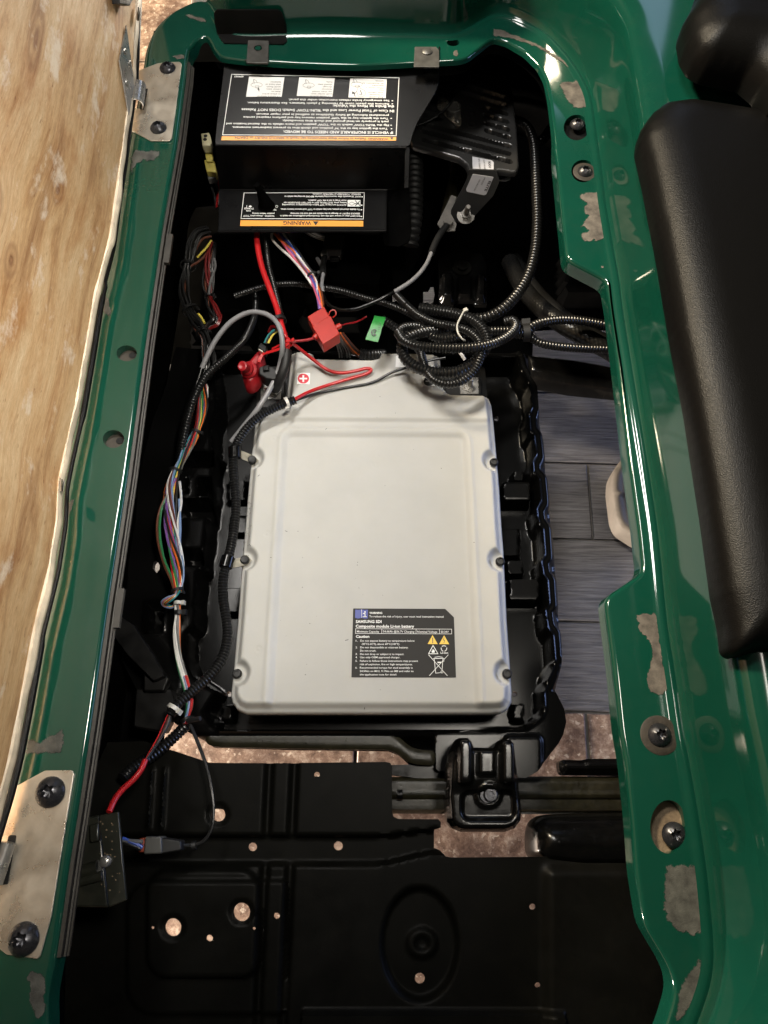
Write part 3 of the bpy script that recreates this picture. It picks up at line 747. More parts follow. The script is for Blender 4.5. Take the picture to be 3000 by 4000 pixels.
# ============================================================ folded seat: plywood underside with vinyl edge
def build_seat():
    ed = [(545, -260), (537, 0), (530, 150), (524, 290), (500, 458), (482, 603), (458, 753), (434, 934), (410, 1030), (374, 1159), (338, 1382), (301, 1593), (253, 1804), (236, 1890), (228, 2041), (199, 2222), (139, 2463), (84, 2764), (42, 2974), (6, 3112), (-60, 3330), (-190, 3800), (-330, 4300)]
    root = thing('folded_seat', P(250, 2000, .02), 'seat folded up at the left, showing tan plywood underside and cream vinyl edge', 'seat')
    base = resample([P(u, v, .034) for u, v in ed], .01); n = len(base); lean = -.035; H = .56
    mb = MB(); uv = []
    K = 12; vs = []
    for i, p in enumerate(base):
        for k in range(K+1):
            t = k/K; vs.append((p.x + lean*t, p.y, p.z + H*t)); uv.append((p.y, t*H))
    for i, p in enumerate(base):
        for k in range(K+1):
            t = k/K; vs.append((p.x + lean*t - .013, p.y, p.z + H*t)); uv.append((p.y, t*H))
    q = n*(K+1)
    fs = [(i*(K+1)+k, (i+1)*(K+1)+k, (i+1)*(K+1)+k+1, i*(K+1)+k+1) for i in range(n-1) for k in range(K)]
    fs += [tuple(reversed([a+q for a in f])) for f in fs]
    for i in range(n-1): fs.append((i*(K+1), q+i*(K+1), q+(i+1)*(K+1), (i+1)*(K+1))); fs.append((i*(K+1)+K, (i+1)*(K+1)+K, q+(i+1)*(K+1)+K, q+i*(K+1)+K))
    # normals must face +x on the front
    a, b, c = (Vector(vs[j]) for j in fs[0][:3])
    if (b-a).cross(c-a).x < 0: fs = [tuple(reversed(f)) for f in fs]
    mb.add(vs, fs); me = mb.mesh('plywood', 30); ul = me.uv_layers.new(name='UVMap')
    idx = np.empty(len(me.loops), int); me.loops.foreach_get('vertex_index', idx); ul.data.foreach_set('uv', np.array(uv)[idx].ravel())
    link('plywood', me, M['plywood'], root)
    # upholstery behind the board
    f = MB(); vs = []
    prof = [(-.014, .5), (-.07, .48), (-.09, .40), (-.09, .10), (-.06, .0), (-.014, .0)]
    for i, p in enumerate(base[::4]):
        for dx, t in prof: vs.append((p.x + dx + lean*t/.56, p.y, p.z - .004 + t))
    k = len(prof); f.v += vs; L = len(base[::4])
    f.f += [(i*k+j, i*k+(j+1) % k, (i+1)*k+(j+1) % k, (i+1)*k+j) for i in range(L-1) for j in range(k)]
    f.obj('upholstery', M['vinyl'], root)
    # gathered vinyl edge
    rnd = random.Random(5)
    fine = resample(base, .0035); vs = []; m = 0; prev = 0
    def nz(i, s): return math.sin(i*.9+s)*.5 + math.sin(i*.37+1.7*s)*.8 + math.sin(i*.13+s*.6)*1.0
    for i, p in enumerate(fine):
        u, v = UV(p.x, p.y, p.z)
        w = .0036 + .0016*nz(i*.28, 1) ; hh = .0035 + .0008*nz(i*.31, 2)
        if 960 < v < 1700: w *= .75
        w = max(w, .0012)
        bl = .0006*nz(i*.7, 3)
        for dx, z in ((-.002, .008), (.001+bl, .006), (w*.5, .005+hh*.5), (w, .001+hh*.3), (w*1.02, -.003), (w*.6, -.006), (-.002, -.007)):
            vs.append((p.x+dx, p.y, p.z+z))
    k = 7; g = MB(); g.v = vs; g.f = [(i*k+j, (i+1)*k+j, (i+1)*k+j+1, i*k+j+1) for i in range(len(fine)-1) for j in range(k-1)]
    g.obj('vinyl_edge', M['vinyl'], root, smooth=60)
    # black piping below it
    dark = [p + Vector((.004 - (.003 if UV(*p)[1] < 1100 else 0), 0, -.012)) for p in fine[::3]]
    d = MB(); d.tube(dark, [.0028 + (.0014 if 1150 < UV(*p)[1] < 1650 or UV(*p)[1] > 2500 else 0) for p in dark], 8)
    d.obj('piping', M['pad'], root)
    # torn folds with bright and dark edges
    for (u, v, w, h) in ((540, 55, 9, 26), (244, 1895, 11, 24)):
        for s in range(3):
            q = [P(u-w+s*7, v-h+s*5, .044), P(u-w+s*7+5, v-h+s*5, .05), P(u+s*4-4, v+h, .05), P(u+s*4-9, v+h, .044)]
            MB().hexa(q, [x+Vector((.0012, 0, .003)) for x in q]).obj('fabric_fold', M['sticker'] if s != 1 else M['rubber'], root)
    p0 = base[30]; pl = (Vector(base[40]), Vector((H, 0, -lean)).normalized())
    return root, base, lean, H
seat, SB, SLEAN, SH = build_seat()
# plane of the board near the hinge
i0 = min(range(len(SB)), key=lambda i: abs(UV(*SB[i])[1]-330)); 
_d = (SB[i0+6]-SB[i0-6]).normalized(); _up = Vector((SLEAN, 0, SH)).normalized(); BN = _d.cross(_up).normalized()
if BN.x < 0: BN = -BN
BPL = (SB[i0].copy(), BN)
def onboard(u, v, off):
    o = Vector((0, 0, CAMZ)); d = Vector(ray(u, v)); a = BPL[0]+BN*off; return o + d*((a-o).dot(BN)/d.dot(BN))
def board_plate(name, poly, off, th, m, parent=None, loc=None):
    t = [onboard(u, v, off) for u, v in poly]; b = [p-BN*th for p in t]
    return MB().hexa(b, t).obj(name, m, parent, loc)

# ============================================================ hinges
def up_hinge():
    root = thing('hinge', P(610, 400, 0), 'upper hinge plate with two dark screws, joining the rim to the plywood seat', 'hinge', None)
    out = [(615, 247), (651, 241), (703, 241), (710, 249), (671, 540), (662, 550), (590, 550), (500, 502), (502, 455), (512, 420), (560, 425), (575, 345), (560, 340), (528, 335), (527, 300), (543, 274)]
    plate('rim_plate', out, zplane(.0026), 0, .0022, M['zinc'], root, bevel=.0006, r=5)
    plate('slot', [(563, 346), (577, 346), (562, 428), (548, 426)], zplane(.0032), 0, .0004, M['hidden'], root)
    for (u, v), s in (((655, 267), 'upper'), ((619, 500), 'lower')):
        torx_screw('screw', P(u, v, .0028), .0134, root)
    b = board_plate('seat_leaf', [(494, 99), (526, 330), (505, 450), (467, 236)], .0022, .0018, M['steel'], root)
    for u, v in ((489, 202), (508, 248), (495, 325)):
        c = onboard(u, v, .0024); MB().lathe(c, BN, [(.0048, 0), (.0046, .0012), (.003, .002), (.001, .0014)], 16).obj('leaf_screw', M['steel'], root)
    # knuckle: a curled tongue
    mb = MB(); c0 = P(543, 334, .018); c1 = P(533, 410, .018); ax = (c1-c0).normalized(); vs = []; n = 14; r = .0112
    side = ax.cross(Vector((0, 0, 1))).normalized()
    if side.x < 0: side = -side
    for rr in (r, r-.0016):
        for k in range(n+1):
            a = R(165) - R(215)*k/n
            for c in (c0, c1): vs.append(c + side*math.cos(a)*rr + Vector((0, 0, 1))*math.sin(a)*rr)
    m_ = 2*(n+1); fs = [(2*k, 2*k+1, 2*k+3, 2*k+2) for k in range(n)] + [(m_+2*k+2, m_+2*k+3, m_+2*k+1, m_+2*k) for k in range(n)]
    fs += [(2*k, 2*k+2, m_+2*k+2, m_+2*k) for k in range(n)] + [(m_+2*k+1, m_+2*k+3, 2*k+3, 2*k+1) for k in range(n)]
    mb.add(vs, fs); mb.obj('knuckle', M['steel'], root)
up_hinge()
def low_hinge():
    root = thing('hinge', P(120, 3400, 0), 'large lower hinge plate with two round screws and a slot, at the bottom left', 'hinge', None)
    out = [(-90, 3170), (30, 3088), (175, 3010), (278, 3008), (289, 3020), (200, 3580), (157, 3735), (145, 3747), (24, 3729), (-60, 3660), (-200, 3600)]
    plate('rim_plate', out, zplane(.0030), 0, .0026, M['zinc'], root, bevel=.0007, r=6)
    plate('slot', [(34, 3262), (64, 3262), (30, 3455), (-10, 3458)], zplane(.0036), 0, .0004, M['hidden'], root, r=8)
    torx_screw('screw', P(197, 3094, .0032), .0166, root); torx_screw('screw', P(93, 3668, .0032), .0164, root)
    mb = MB(); mb.tube([P(30, 3290, .012), P(-22, 3452, .012)], .0085, 24); mb.obj('knuckle', M['steel'], root)
low_hinge()
def black_latch():
    o = plate('latch', [(464, -40), (470, 14), (500, 24), (512, 18), (522, -8), (525, -40)], BPL, .004, .012, M['black'], None, P(490, 0, .1), bevel=.001)
    return o
lt = MB(); q = [onboard(u, v, .014) for u, v in ((464, -60), (468, 14), (508, 22), (522, -6), (528, -60))]; lt.hexa([p-BN*.012 for p in q], q)
lo = lt.obj('corner_bracket', M['black'], None, tuple(q[2]), bevel=.001); tag(lo, 'small black bracket on the plywood at the top edge of the picture', 'bracket')

# ============================================================ black pads on the right
def dome_sheet(name, outl, z0, h, fall, m, label, cat, tilt=(0, 0), step=.006, fold=0):
    poly = fillet(toxy(outl, z0), .004)
    cx = sum(q.x for q in poly)/len(poly); cy = sum(q.y for q in poly)/len(poly)
    def zf(X, Y):
        d = np.maximum(sdist(poly, X, Y), 0); dd = np.minimum(d/fall, 1); base = np.sqrt(np.maximum(0, 1-(1-dd)**2))
        return z0 + h*base + (X-cx)*tilt[0] + (Y-cy)*tilt[1]
    o = sheet(name, poly, zf, m, None, (cx, cy, z0), step=step, edge_step=.004, thick=.02, smooth=70)
    return tag(o, label, cat)
dome_sheet('seat_back_pad', [(2494, 565), (2500, 515), (2530, 468), (2580, 430), (2680, 417), (2800, 435), (3300, 520), (3300, 2530), (2960, 2540), (2868, 2562), (2842, 2540), (2832, 2450), (2802, 2315), (2762, 2025), (2693, 1593), (2639, 1322), (2585, 1000), (2524, 693)],
    .137, .036, .055, M['pad'], 'long black pebbled vinyl pad lying along the right side of the green body', 'pad')
dome_sheet('armrest_pad', [(2735, -60), (2700, 40), (2665, 100), (2660, 130), (2672, 200), (2700, 250), (2745, 278), (2900, 310), (2960, 360), (2995, 450), (3300, 480), (3300, -60)],
    .175, .05, .06, M['pad'], 'rounded black padded part overhanging the upper right corner of the green body', 'armrest')
# ============================================================ pixel-space relief helper
def pxf(z0, f):
    """height function given in photograph pixels of the plane z0"""
    def g(X, Y):
        rz = z0 - CAMZ; cy = Y*CT + rz*ST; cz = -Y*ST + rz*CT
        return f(1500 + F*X/-cz, 2000 - F*cy/-cz)
    return g
def rbox(U, V, x0, y0, x1, y1, r=8):
    """signed distance (px, positive inside) to a rounded box"""
    cx, cy, hx, hy = (x0+x1)/2, (y0+y1)/2, (x1-x0)/2-r, (y1-y0)/2-r
    qx, qy = np.abs(U-cx)-hx, np.abs(V-cy)-hy
    return -(np.hypot(np.maximum(qx, 0), np.maximum(qy, 0)) + np.minimum(np.maximum(qx, qy), 0) - r)

# ============================================================ dark chassis below the components
def build_chassis():
    root = thing('chassis_frame', P(1500, 1000, -.55), 'dark steel chassis with gaps to the floor, behind the cables and under the green rim', 'frame')
    z = -.47
    out = [(600, 120), (2760, 120), (2760, 1280), (2420, 1290), (2200, 1285), (2085, 1290), (2078, 1420), (560, 1420)]
    h1 = [(1533, 1139), (1546, 1139), (1548, 1175), (1533, 1180)]
    h2 = [(1653, 1137), (1672, 1137), (1682, 1118), (1694, 1118), (1698, 1150), (1692, 1180), (1684, 1187), (1668, 1182), (1653, 1183)]
    h3 = [(1560, 950), (1592, 965), (1590, 1000), (1545, 1090), (1535, 1105), (1537, 1000)]
    holes = [toxy(h, z) for h in (h1, h2, h3)]
    def rel(U, V):
        zz = np.full(U.shape, z)
        for (a, b, c, d, hh) in ((1100, 1120, 1420, 1190, .03), (1120, 600, 1500, 1000, .06), (1180, 1230, 1420, 1290, .03), (760, 1250, 1000, 1420, .05), (2180, 1020, 2500, 1200, .05), (1600, 560, 1730, 900, .04)):
            zz = zz + hh*sstep(-6, 10, rbox(U, V, a, b, c, d, 20))
        return zz
    sheet('chassis_plate', toxy(out, z), pxf(z, rel), M['liner'], root, holes=holes, step=.012, edge_step=.006)
    plate('side_plate', [(60, 2250), (640, 2250), (640, 3400), (60, 3400)], zplane(-.40), 0, .004, M['liner'], root)  # added black sheet that hides the floor in the dark gap left of the tray
    # curved tube crossing to the right
    mb = MB(); top = [(2040, 1362), (2100, 1374), (2240, 1388), (2340, 1405), (2480, 1432), (2600, 1450)]; bot = [(2600, 1530), (2480, 1522), (2420, 1515), (2240, 1497), (2120, 1475), (2060, 1462)]
    poly = toxy(top+bot, -.44); cs = lambda X, Y: -.44 - .03*(1-np.sqrt(np.clip(1-(1-np.clip(np.maximum(sdist(poly, X, Y), 0)/.02, 0, 1))**2, 0, 1)))
    sheet('cross_tube', poly, cs, M['gloss'], root, step=.005, thick=.02)
    # black steel upright between the fuse area and controller
    plate('mount_plate', [(1580, 640), (1740, 560), (1760, 700), (1640, 1000), (1570, 1130), (1540, 1130), (1520, 1000), (1590, 880)], zplane(-.36), 0, .004, M['liner'], root)
    # far bracket with three ribs
    def brk(U, V):
        zz = np.full(U.shape, -.40)
        zz += .02*sstep(-2, 10, rbox(U, V, 1722, 1080, 1770, 1186, 12)) + .02*sstep(-2, 10, rbox(U, V, 1858, 1080, 1896, 1186, 12)) + .012*sstep(-2, 8, rbox(U, V, 1785, 1085, 1842, 1172, 10))
        return zz
    sheet('far_bracket', toxy([(1715, 1010), (1760, 990), (1880, 990), (1900, 1030), (1902, 1190), (1855, 1190), (1850, 1176), (1780, 1176), (1772, 1190), (1716, 1190)], -.40), pxf(-.40, brk), M['gloss'], root, step=.004, thick=.01)
    b = MB(); c = P(1805, 1048, -.398); b.lathe(c, (0, 0, 1), [(.02, 0), (.02, .003), (.011, .003), (.011, .009), (.006, .010)], 24); b.obj('bolt', M['blackmetal'], root)
build_chassis()

# ============================================================ battery tray
WAVY = [(2015, 1400), (2021, 1435), (2063, 1507), (2075, 1586), (2060, 1628), (2066, 1688), (2080, 1704), (2089, 1780), (2075, 1808), (2078, 1852), (2100, 1874), (2107, 1960), (2089, 1989), (2097, 2040), (2115, 2069), (2122, 2170), (2107, 2192), (2115, 2242), (2133, 2271), (2139, 2358), (2122, 2380), (2133, 2452), (2154, 2481), (2162, 2582), (2129, 2673), (2120, 2700), (2122, 2770), (2110, 2800)]
LWAVY = [(830, 1390), (847, 1477), (853, 1603), (832, 1652), (832, 1754), (847, 1766), (852, 1780), (838, 1790), (834, 1850), (832, 1925), (822, 1960), (812, 2040), (800, 2140), (792, 2200), (797, 2215), (775, 2235), (771, 2330), (764, 2362), (772, 2385), (765, 2439), (732, 2475), (732, 2571), (760, 2640), (850, 2700)]
def build_tray():
    root = thing('battery_tray', P(1500, 2200, -.44), 'black plastic tray round the white battery, with wavy glossy rim and moulded pockets', 'tray')
    z = -.33
    out = [(690, 1360), (1000, 1370), (1500, 1375), (2000, 1380), (2069, 1360), (2075, 1471), (2099, 1507), (2105, 1600), (2125, 1700), (2140, 1850), (2154, 1989), (2180, 2242), (2190, 2400), (2197, 2530), (2194, 2600), (2172, 2705), (2205, 2770), (2212, 2821), (2200, 2870), (2181, 2905), (2097, 3013), (2050, 3040), (1700, 3010), (1656, 2989), (1602, 2983), (1560, 2945), (1517, 2928), (1162, 2924), (820, 2914), (790, 2890), (700, 2840), (540, 2700), (430, 2500), (430, 2200), (520, 1900)]
    holes = [toxy(circle((966, 1565), 8), z), toxy(circle((1955, 1578), 10), z), toxy(circle((870, 2692), 11), z), toxy(circle((2032, 2692), 11), z),
             toxy([(612, 2190), (626, 2210), (624, 2225), (612, 2238), (598, 2222), (602, 2200)], z)]
    inner = WAVY + [(2050, 2845), (1560, 2852), (860, 2852), (800, 2780)] + LWAVY[::-1]
    def rel(U, V):
        d = sdist(inner, U, V)
        zz = z - .055*sstep(-4, 12, d)
        rim = np.exp(-((d+5)/5.0)**2)*.0035
        zz = zz + rim
        # floor flange outside right rim falls away
        zz = zz - .02*sstep(-30, -60, d)*(U > 1950)*(V < 2700)
        pit = sstep(6, 20, d)
        for (a, b, c, e, h) in ((1965, 1864, 2082, 1945, .042), (2010, 1810, 2060, 1862, .03), (1990, 2245, 2118, 2338, .042), (1985, 2165, 2060, 2232, .03), (1960, 2030, 2046, 2150, .018), (2012, 2738, 2060, 2812, .03), (848, 2738, 900, 2812, .03),
                                (880, 1980, 960, 2060, .02), (880, 2080, 950, 2170, .02), (860, 2270, 950, 2380, .025), (870, 1840, 950, 1930, .02)):
            zz = zz + h*sstep(-3, 7, rbox(U, V, a, b, c, e, 9))*pit
        # pockets on the left flange
        for (a, b, c, e) in ((735, 1765, 834, 1824), (728, 1862, 734, 1930), (705, 1946, 824, 2022), (708, 2145, 792, 2208), (560, 2345, 640, 2470), (775, 1868, 828, 1938)):
            q = rbox(U, V, a, b, c, e, 7); zz = zz - .055*sstep(-2, 7, q) + .0022*np.exp(-((q+3)/3.5)**2)
        lf = (U < 900) & (V > 1300); zz = zz + .004*np.sin(V/42.0)*sstep(740, 700, U)*lf
        # the near lip slopes down to its free edge
        lip = sstep(2852, 2862, V)*(U < 1700); zz = zz - .030*sstep(2858, 2924, V)*lip
        # corner leg bottom right
        q = rbox(U, V, 1960, 2870, 2120, 3060, 30); zz = zz + .01*sstep(-4, 14, q)
        return zz
    sheet('tray', toxy(out, z), pxf(z, rel), M['traymat'], root, holes=holes, step=.0032, edge_step=.005, thick=.012, smooth=60)
    # raised ridge running down to the beam
    return root
tray = build_tray()
def build_lip():
    # dusty near flange of the tray, its own pressed strip
    z = -.338
    out = [(800, 2862), (870, 2856), (1510, 2857), (1545, 2868), (1608, 2921), (1656, 2931), (1700, 2933), (1700, 2992), (1656, 2989), (1602, 2983), (1555, 2944), (1517, 2929), (1162, 2925), (850, 2918), (805, 2908)]
    poly = toxy(out, z)
    def zf(X, Y):
        d = np.maximum(sdist(poly, X, Y), 0); return z + .0035*sstep(0, .006, d)
    sheet('near_flange', fillet(poly, .01), zf, M['oilyblack'], tray, step=.004, edge_step=.004, thick=.006)
build_lip()

# ============================================================ battery
ZB = -.27
BOUT = [(1136, 1376), (1150, 1372), (1210, 1371), (1222, 1376), (1228, 1394), (1240, 1399), (1450, 1403), (1466, 1400), (1470, 1382), (1480, 1377), (1600, 1377), (1706, 1382), (1720, 1390), (1726, 1480), (1735, 1515), (1762, 1536), (1888, 1539), (1912, 1550), (1922, 1575), (1930, 1640), (1941, 1760), (1953, 1900), (1962, 2050), (1970, 2150), (1983, 2423), (1993, 2560), (2002, 2700), (2001, 2742), (1985, 2770), (1960, 2784), (1920, 2787),
        (957, 2787), (925, 2772), (905, 2745), (898, 2715), (908, 2620), (925, 2430), (938, 2250), (953, 2080), (968, 1900), (981, 1760), (992, 1665), (1000, 1625), (1012, 1603), (1030, 1594), (1100, 1592), (1112, 1585), (1118, 1540)]
BOLTS = [(986, 1800), (958, 2190), (927, 2633), (1929, 1808), (1953, 2195), (1980, 2633)]
def build_battery():
    root = thing('battery', P(1450, 2200, -.385), 'large flat milky white battery with six black bolts and a charcoal caution label', 'battery')
    poly = toxy(BOUT, ZB-.014); bw = [P(u, v, ZB-.014).xy for u, v in BOLTS]
    pan = fillet(toxy([(1108, 1688), (1822, 1692), (1836, 1960), (1880, 2900), (1038, 2900), (1092, 1960)], ZB), .018)
    up = toxy([(900, 1300), (2100, 1300), (2100, 1652), (900, 1645)], ZB)
    marks = [P(u, v, ZB).xy for u, v in ((1072, 1712), (1857, 1722), (1464, 1812), (1876, 2090), (1895, 2530), (1010, 2535), (1045, 2085))]
    def zf(X, Y):
        d = sdist(poly, X, Y); f = sstep(.004, .0165, d)
        for i, b in enumerate(bw):
            r = np.hypot(X-b.x, Y-b.y); f = np.minimum(f, sstep(.0125, .0245, r))
            # open the bite towards the outside edge
            sx = -1 if b.x < 0 else 1
            q = np.maximum(np.abs(Y-b.y), 0); out = ((X-b.x)*sx > 0)
            f = np.where(out, np.minimum(f, sstep(.0125, .0245, q)), f)
        z = ZB - .016*(1-f)
        dp = sdist(pan, X, Y); z = z - .0045*sstep(-.001, .009, dp)*f + .0018*np.exp(-((dp+.005)/.004)**2)*f
        du = sdist(up, X, Y); z = z + .005*sstep(-.002, .008, du)*f
        for m_ in marks:
            r = np.hypot(X-m_.x, Y-m_.y); z = z - .0005*np.exp(-((r-.0035)/.0012)**2)
        z = z - .008*(1-sstep(0, .003, d))
        return z
    sheet('cover', poly, zf, M['battery'], root, step=.0024, edge_step=.003, thick=.010, smooth=60)
    body_ = [P(u, v, -.30) for u, v in fillet([(1010, 1440), (1900, 1440), (1998, 2700), (1975, 2782), (930, 2782), (905, 2700)], 12)]
    a = MB(); a.hexa([Vector((p.x*.985, p.y+.003, -.385)) for p in body_][::-1], [Vector((p.x*.985, p.y+.003, -.298)) for p in body_][::-1]); a.obj('case', M['black'], root)
    # specks and hairs stay as small chips of dirt
    rnd = random.Random(11); sp = MB()
    for k in range(95):
        if k < 45: u, v = rnd.gauss(965, 9), rnd.choice((2075, 1965, 2110, 2000))+rnd.gauss(0, 28)
        else: u, v = rnd.uniform(1000, 1900), rnd.uniform(1500, 2760)
        if 1365 < u < 1790 and 2360 < v < 2660: continue
        c = P(u, v, ZB); z = float(zf(np.array([c.x]), np.array([c.y]))[0]); 
        if z < -.5: continue
        r = rnd.uniform(.0003, .0008); an = rnd.uniform(0, 3); L = rnd.choice((1, 1, 1, 3.5))
        p = [(c.x+math.cos(an)*r*L*i-math.sin(an)*r*j*.6, c.y+math.sin(an)*r*L*i+math.cos(an)*r*j*.6, z+.0004) for i, j in ((-1, -1), (1, -1), (1, 1), (-1, 1))]
        sp.add(p, [(0, 1, 2, 3)])
    s_ = sp.obj('dirt_specks', M['rubber'], root, smooth=0); s_['kind'] = 'stuff'
    for i, (u, v) in enumerate(BOLTS):
        c = P(u, v, ZB-.013); mb = MB()
        mb.lathe(c, (0, 0, 1), [(.0075, 0), (.0078, .002), (.0068, .0055), (.0058, .0068), (.0045, .007), (.0040, .0045), (.001, .0045)], 28)
        mb.obj('bolt', M['rubber'], root)
    # terminals
    for nm, q, steel in (('positive', [(1000, 1478), (1112, 1478), (1108, 1592), (1000, 1592)], [(1020, 1492), (1100, 1492), (1096, 1558), (1018, 1558)]), ('negative', [(1738, 1476), (1880, 1476), (1880, 1545), (1742, 1545)], [(1796, 1474), (1868, 1474), (1870, 1538), (1798, 1538)])):
        t = plate('terminal_block', q, zplane(-.285), 0, .03, M['black'], root, bevel=.001)
        plate('terminal_plate', steel, zplane(-.2835), 0, .002, M['steel'], t)
        cx = sum(p[0] for p in steel)/4; cy = sum(p[1] for p in steel)/4
        c = P(cx+2, cy+4, -.283); mb = MB(); hexbolt(mb, c, .0085, .006, rot=.3); mb.lathe(c, (0, 0, 1), [(.0115, 0), (.0115, .0016), (.006, .0016)], 24)
        th = []
        for k in range(22): th += [(.0042 if k % 2 else .0037, .006+k*.0008)]
        mb.lathe(c, (0, 0, 1), th+[(.003, .0245)], 16); mb.obj('stud', M['steel'], t)
    return root
bat = build_battery()

# ---- battery label
def build_batlabel():
    pl = zplane(ZB-.0045+.0002)
    z5 = lambda x, y: (1350+x*480/1659, 2350+y*480/1659)
    out = [z5(*q) for q in ((102, 92), (1345, 98), (1463, 212), (1490, 1025), (78, 1022))]
    lab = plate('caution_label', out, pl, .0006, .0005, M['batlabel'], bat, r=3); o = .0010
    W_ = MB(); T = lambda s, x0, y0, x1, y1, h, b=False: text(W_, s, z5(x0, y0), z5(x1, y1), h*480/1659, pl, o, b)
    T('WARNING', 322, 165, 494, 166, 26, True); T('To reduce the risk of injury, user must read instruction manual', 320, 212, 1323, 216, 26)
    T('SAMSUNG SDI', 139, 288, 484, 288, 38, True); T('Composite module Li-ion battery', 137, 350, 925, 352, 38, True)
    T('Minimum Capacity', 152, 416, 452, 418, 28); T('54.66Ah @56.7V Charging', 507, 416, 928, 420, 28); T('Nominal Voltage', 968, 420, 1238, 422, 28); T('50.34V', 1285, 422, 1392, 422, 28)
    T('Caution', 139, 488, 320, 488, 36, True)
    for a, s, x1, y in (('1.', 'Do not expose battery to temperature below', 932, 540), ('', ' -30°C(-22°F), above 60°C(140°F).', 732, 584), ('2.', 'Do not disassemble or mistreat battery.', 845, 630), ('', 'Do not crush.', 412, 674),
                        ('3.', 'Do not drop or subject it to impact.', 788, 720), ('4.', 'Use only OEM approved charger.', 738, 764), ('5.', 'Failure to follow those instructions may present', 978, 812), ('', 'risk of explosion, fire or high temperatures.', 904, 858),
                        ('6.', 'Recommended torque for stud assembly is', 904, 904), ('', '24.5Nm on M12, 9.1Nm on M8 and refer to', 917, 950), ('', 'the application note for detail.', 693, 996)):
        x0 = 212 if s.startswith(' ') else 200 - (y-540)*.02; T(s.strip(), x0, y, x1, y+1, 25)
        if a: T(a, 138-(y-540)*.015, y, 162-(y-540)*.015, y, 25)
    L = lambda pts, w, c=False: line_mb(W_, [z5(*p) for p in pts], w*480/1659, pl, o, c)
    L([(136, 366), (1432, 372), (1432, 436), (133, 430)], 5, True); L([(490, 368), (488, 432)], 5); L([(952, 370), (950, 434)], 5); L([(1268, 371), (1267, 435)], 5)
    L([(1181, 592), (1246, 704), (1120, 704)], 9, True)
    patch_mb([z5(*p) for p in ((1165, 690), (1160, 660), (1172, 668), (1170, 640), (1183, 655), (1190, 632), (1194, 662), (1204, 655), (1202, 690))], pl, o, W_)
    L([(1122, 720), (1372, 998)], 7); L([(1384, 720), (1134, 998)], 7)
    L([(1196, 770), (1216, 966), (1300, 958), (1314, 770)], 8); L([(1188, 768), (1326, 766)], 9); L([(1205, 752), (1255, 742), (1308, 752)], 7); patch_mb([z5(*p) for p in ((1240, 812), (1288, 812), (1288, 830), (1240, 830))], pl, o, W_)
    L([z for z in [(1300+17*math.cos(a*.52), 950+17*math.sin(a*.52)) for a in range(12)]], 7, True); L([(1316, 785), (1328, 790), (1328, 808), (1312, 808)], 5)
    for a in range(3):   # recycling arrows
        ang = [R(-90+a*120+k) for k in (-38, -5, 5, 38)]; c = (1328, 632)
        L([(c[0]+38*math.cos(t), c[1]+38*math.sin(t)) for t in ang], 11)
    T('Li-ion', 1282, 703, 1384, 704, 27, True)
    W_.obj('lettering', mat('label_print', (.85, .85, .83), .5), lab, smooth=0)
    B_ = MB(); patch_mb([z5(*p) for p in ((130, 108), (170, 112), (213, 106), (262, 112), (302, 108), (300, 226), (262, 230), (213, 218), (170, 230), (128, 222))], pl, o, B_); B_.obj('booklet_mark', M['blueprint'], lab, smooth=0)
    I_ = MB(); line_mb(I_, [z5(216, 108), z5(216, 216)], 1.2, pl, o+.0002); line_mb(I_, [z5(240, 160), z5(262, 160), z5(262, 204)], 3.4, pl, o+.0002); line_mb(I_, [z5(236, 204), z5(280, 204)], 2.6, pl, o+.0002)
    patch_mb([Vector(z5(262, 140)) + Vector((3.2*math.cos(a*.7), 3.2*math.sin(a*.7))) for a in range(9)], pl, o+.0002, I_); I_.obj('information_mark', M['white'], lab, smooth=0)
    Y_ = MB(); patch_mb([z5(*p) for p in ((1174, 452), (1244, 574), (1108, 572))], pl, o, Y_); patch_mb([z5(*p) for p in ((1330, 454), (1400, 576), (1264, 574))], pl, o, Y_); Y_.obj('warning_triangle', M['yellow'], lab, smooth=0)
    K_ = MB(); line_mb(K_, [z5(1176, 492), z5(1176, 536)], 3.2, pl, o+.0002); line_mb(K_, [z5(1176, 550), z5(1176, 556)], 3.2, pl, o+.0002)
    line_mb(K_, [z5(1330, 488), z5(1318, 520), z5(1338, 520), z5(1328, 556)], 1.8, pl, o+.0002); K_.obj('symbol', M['inkblack'], lab, smooth=0)
build_batlabel()
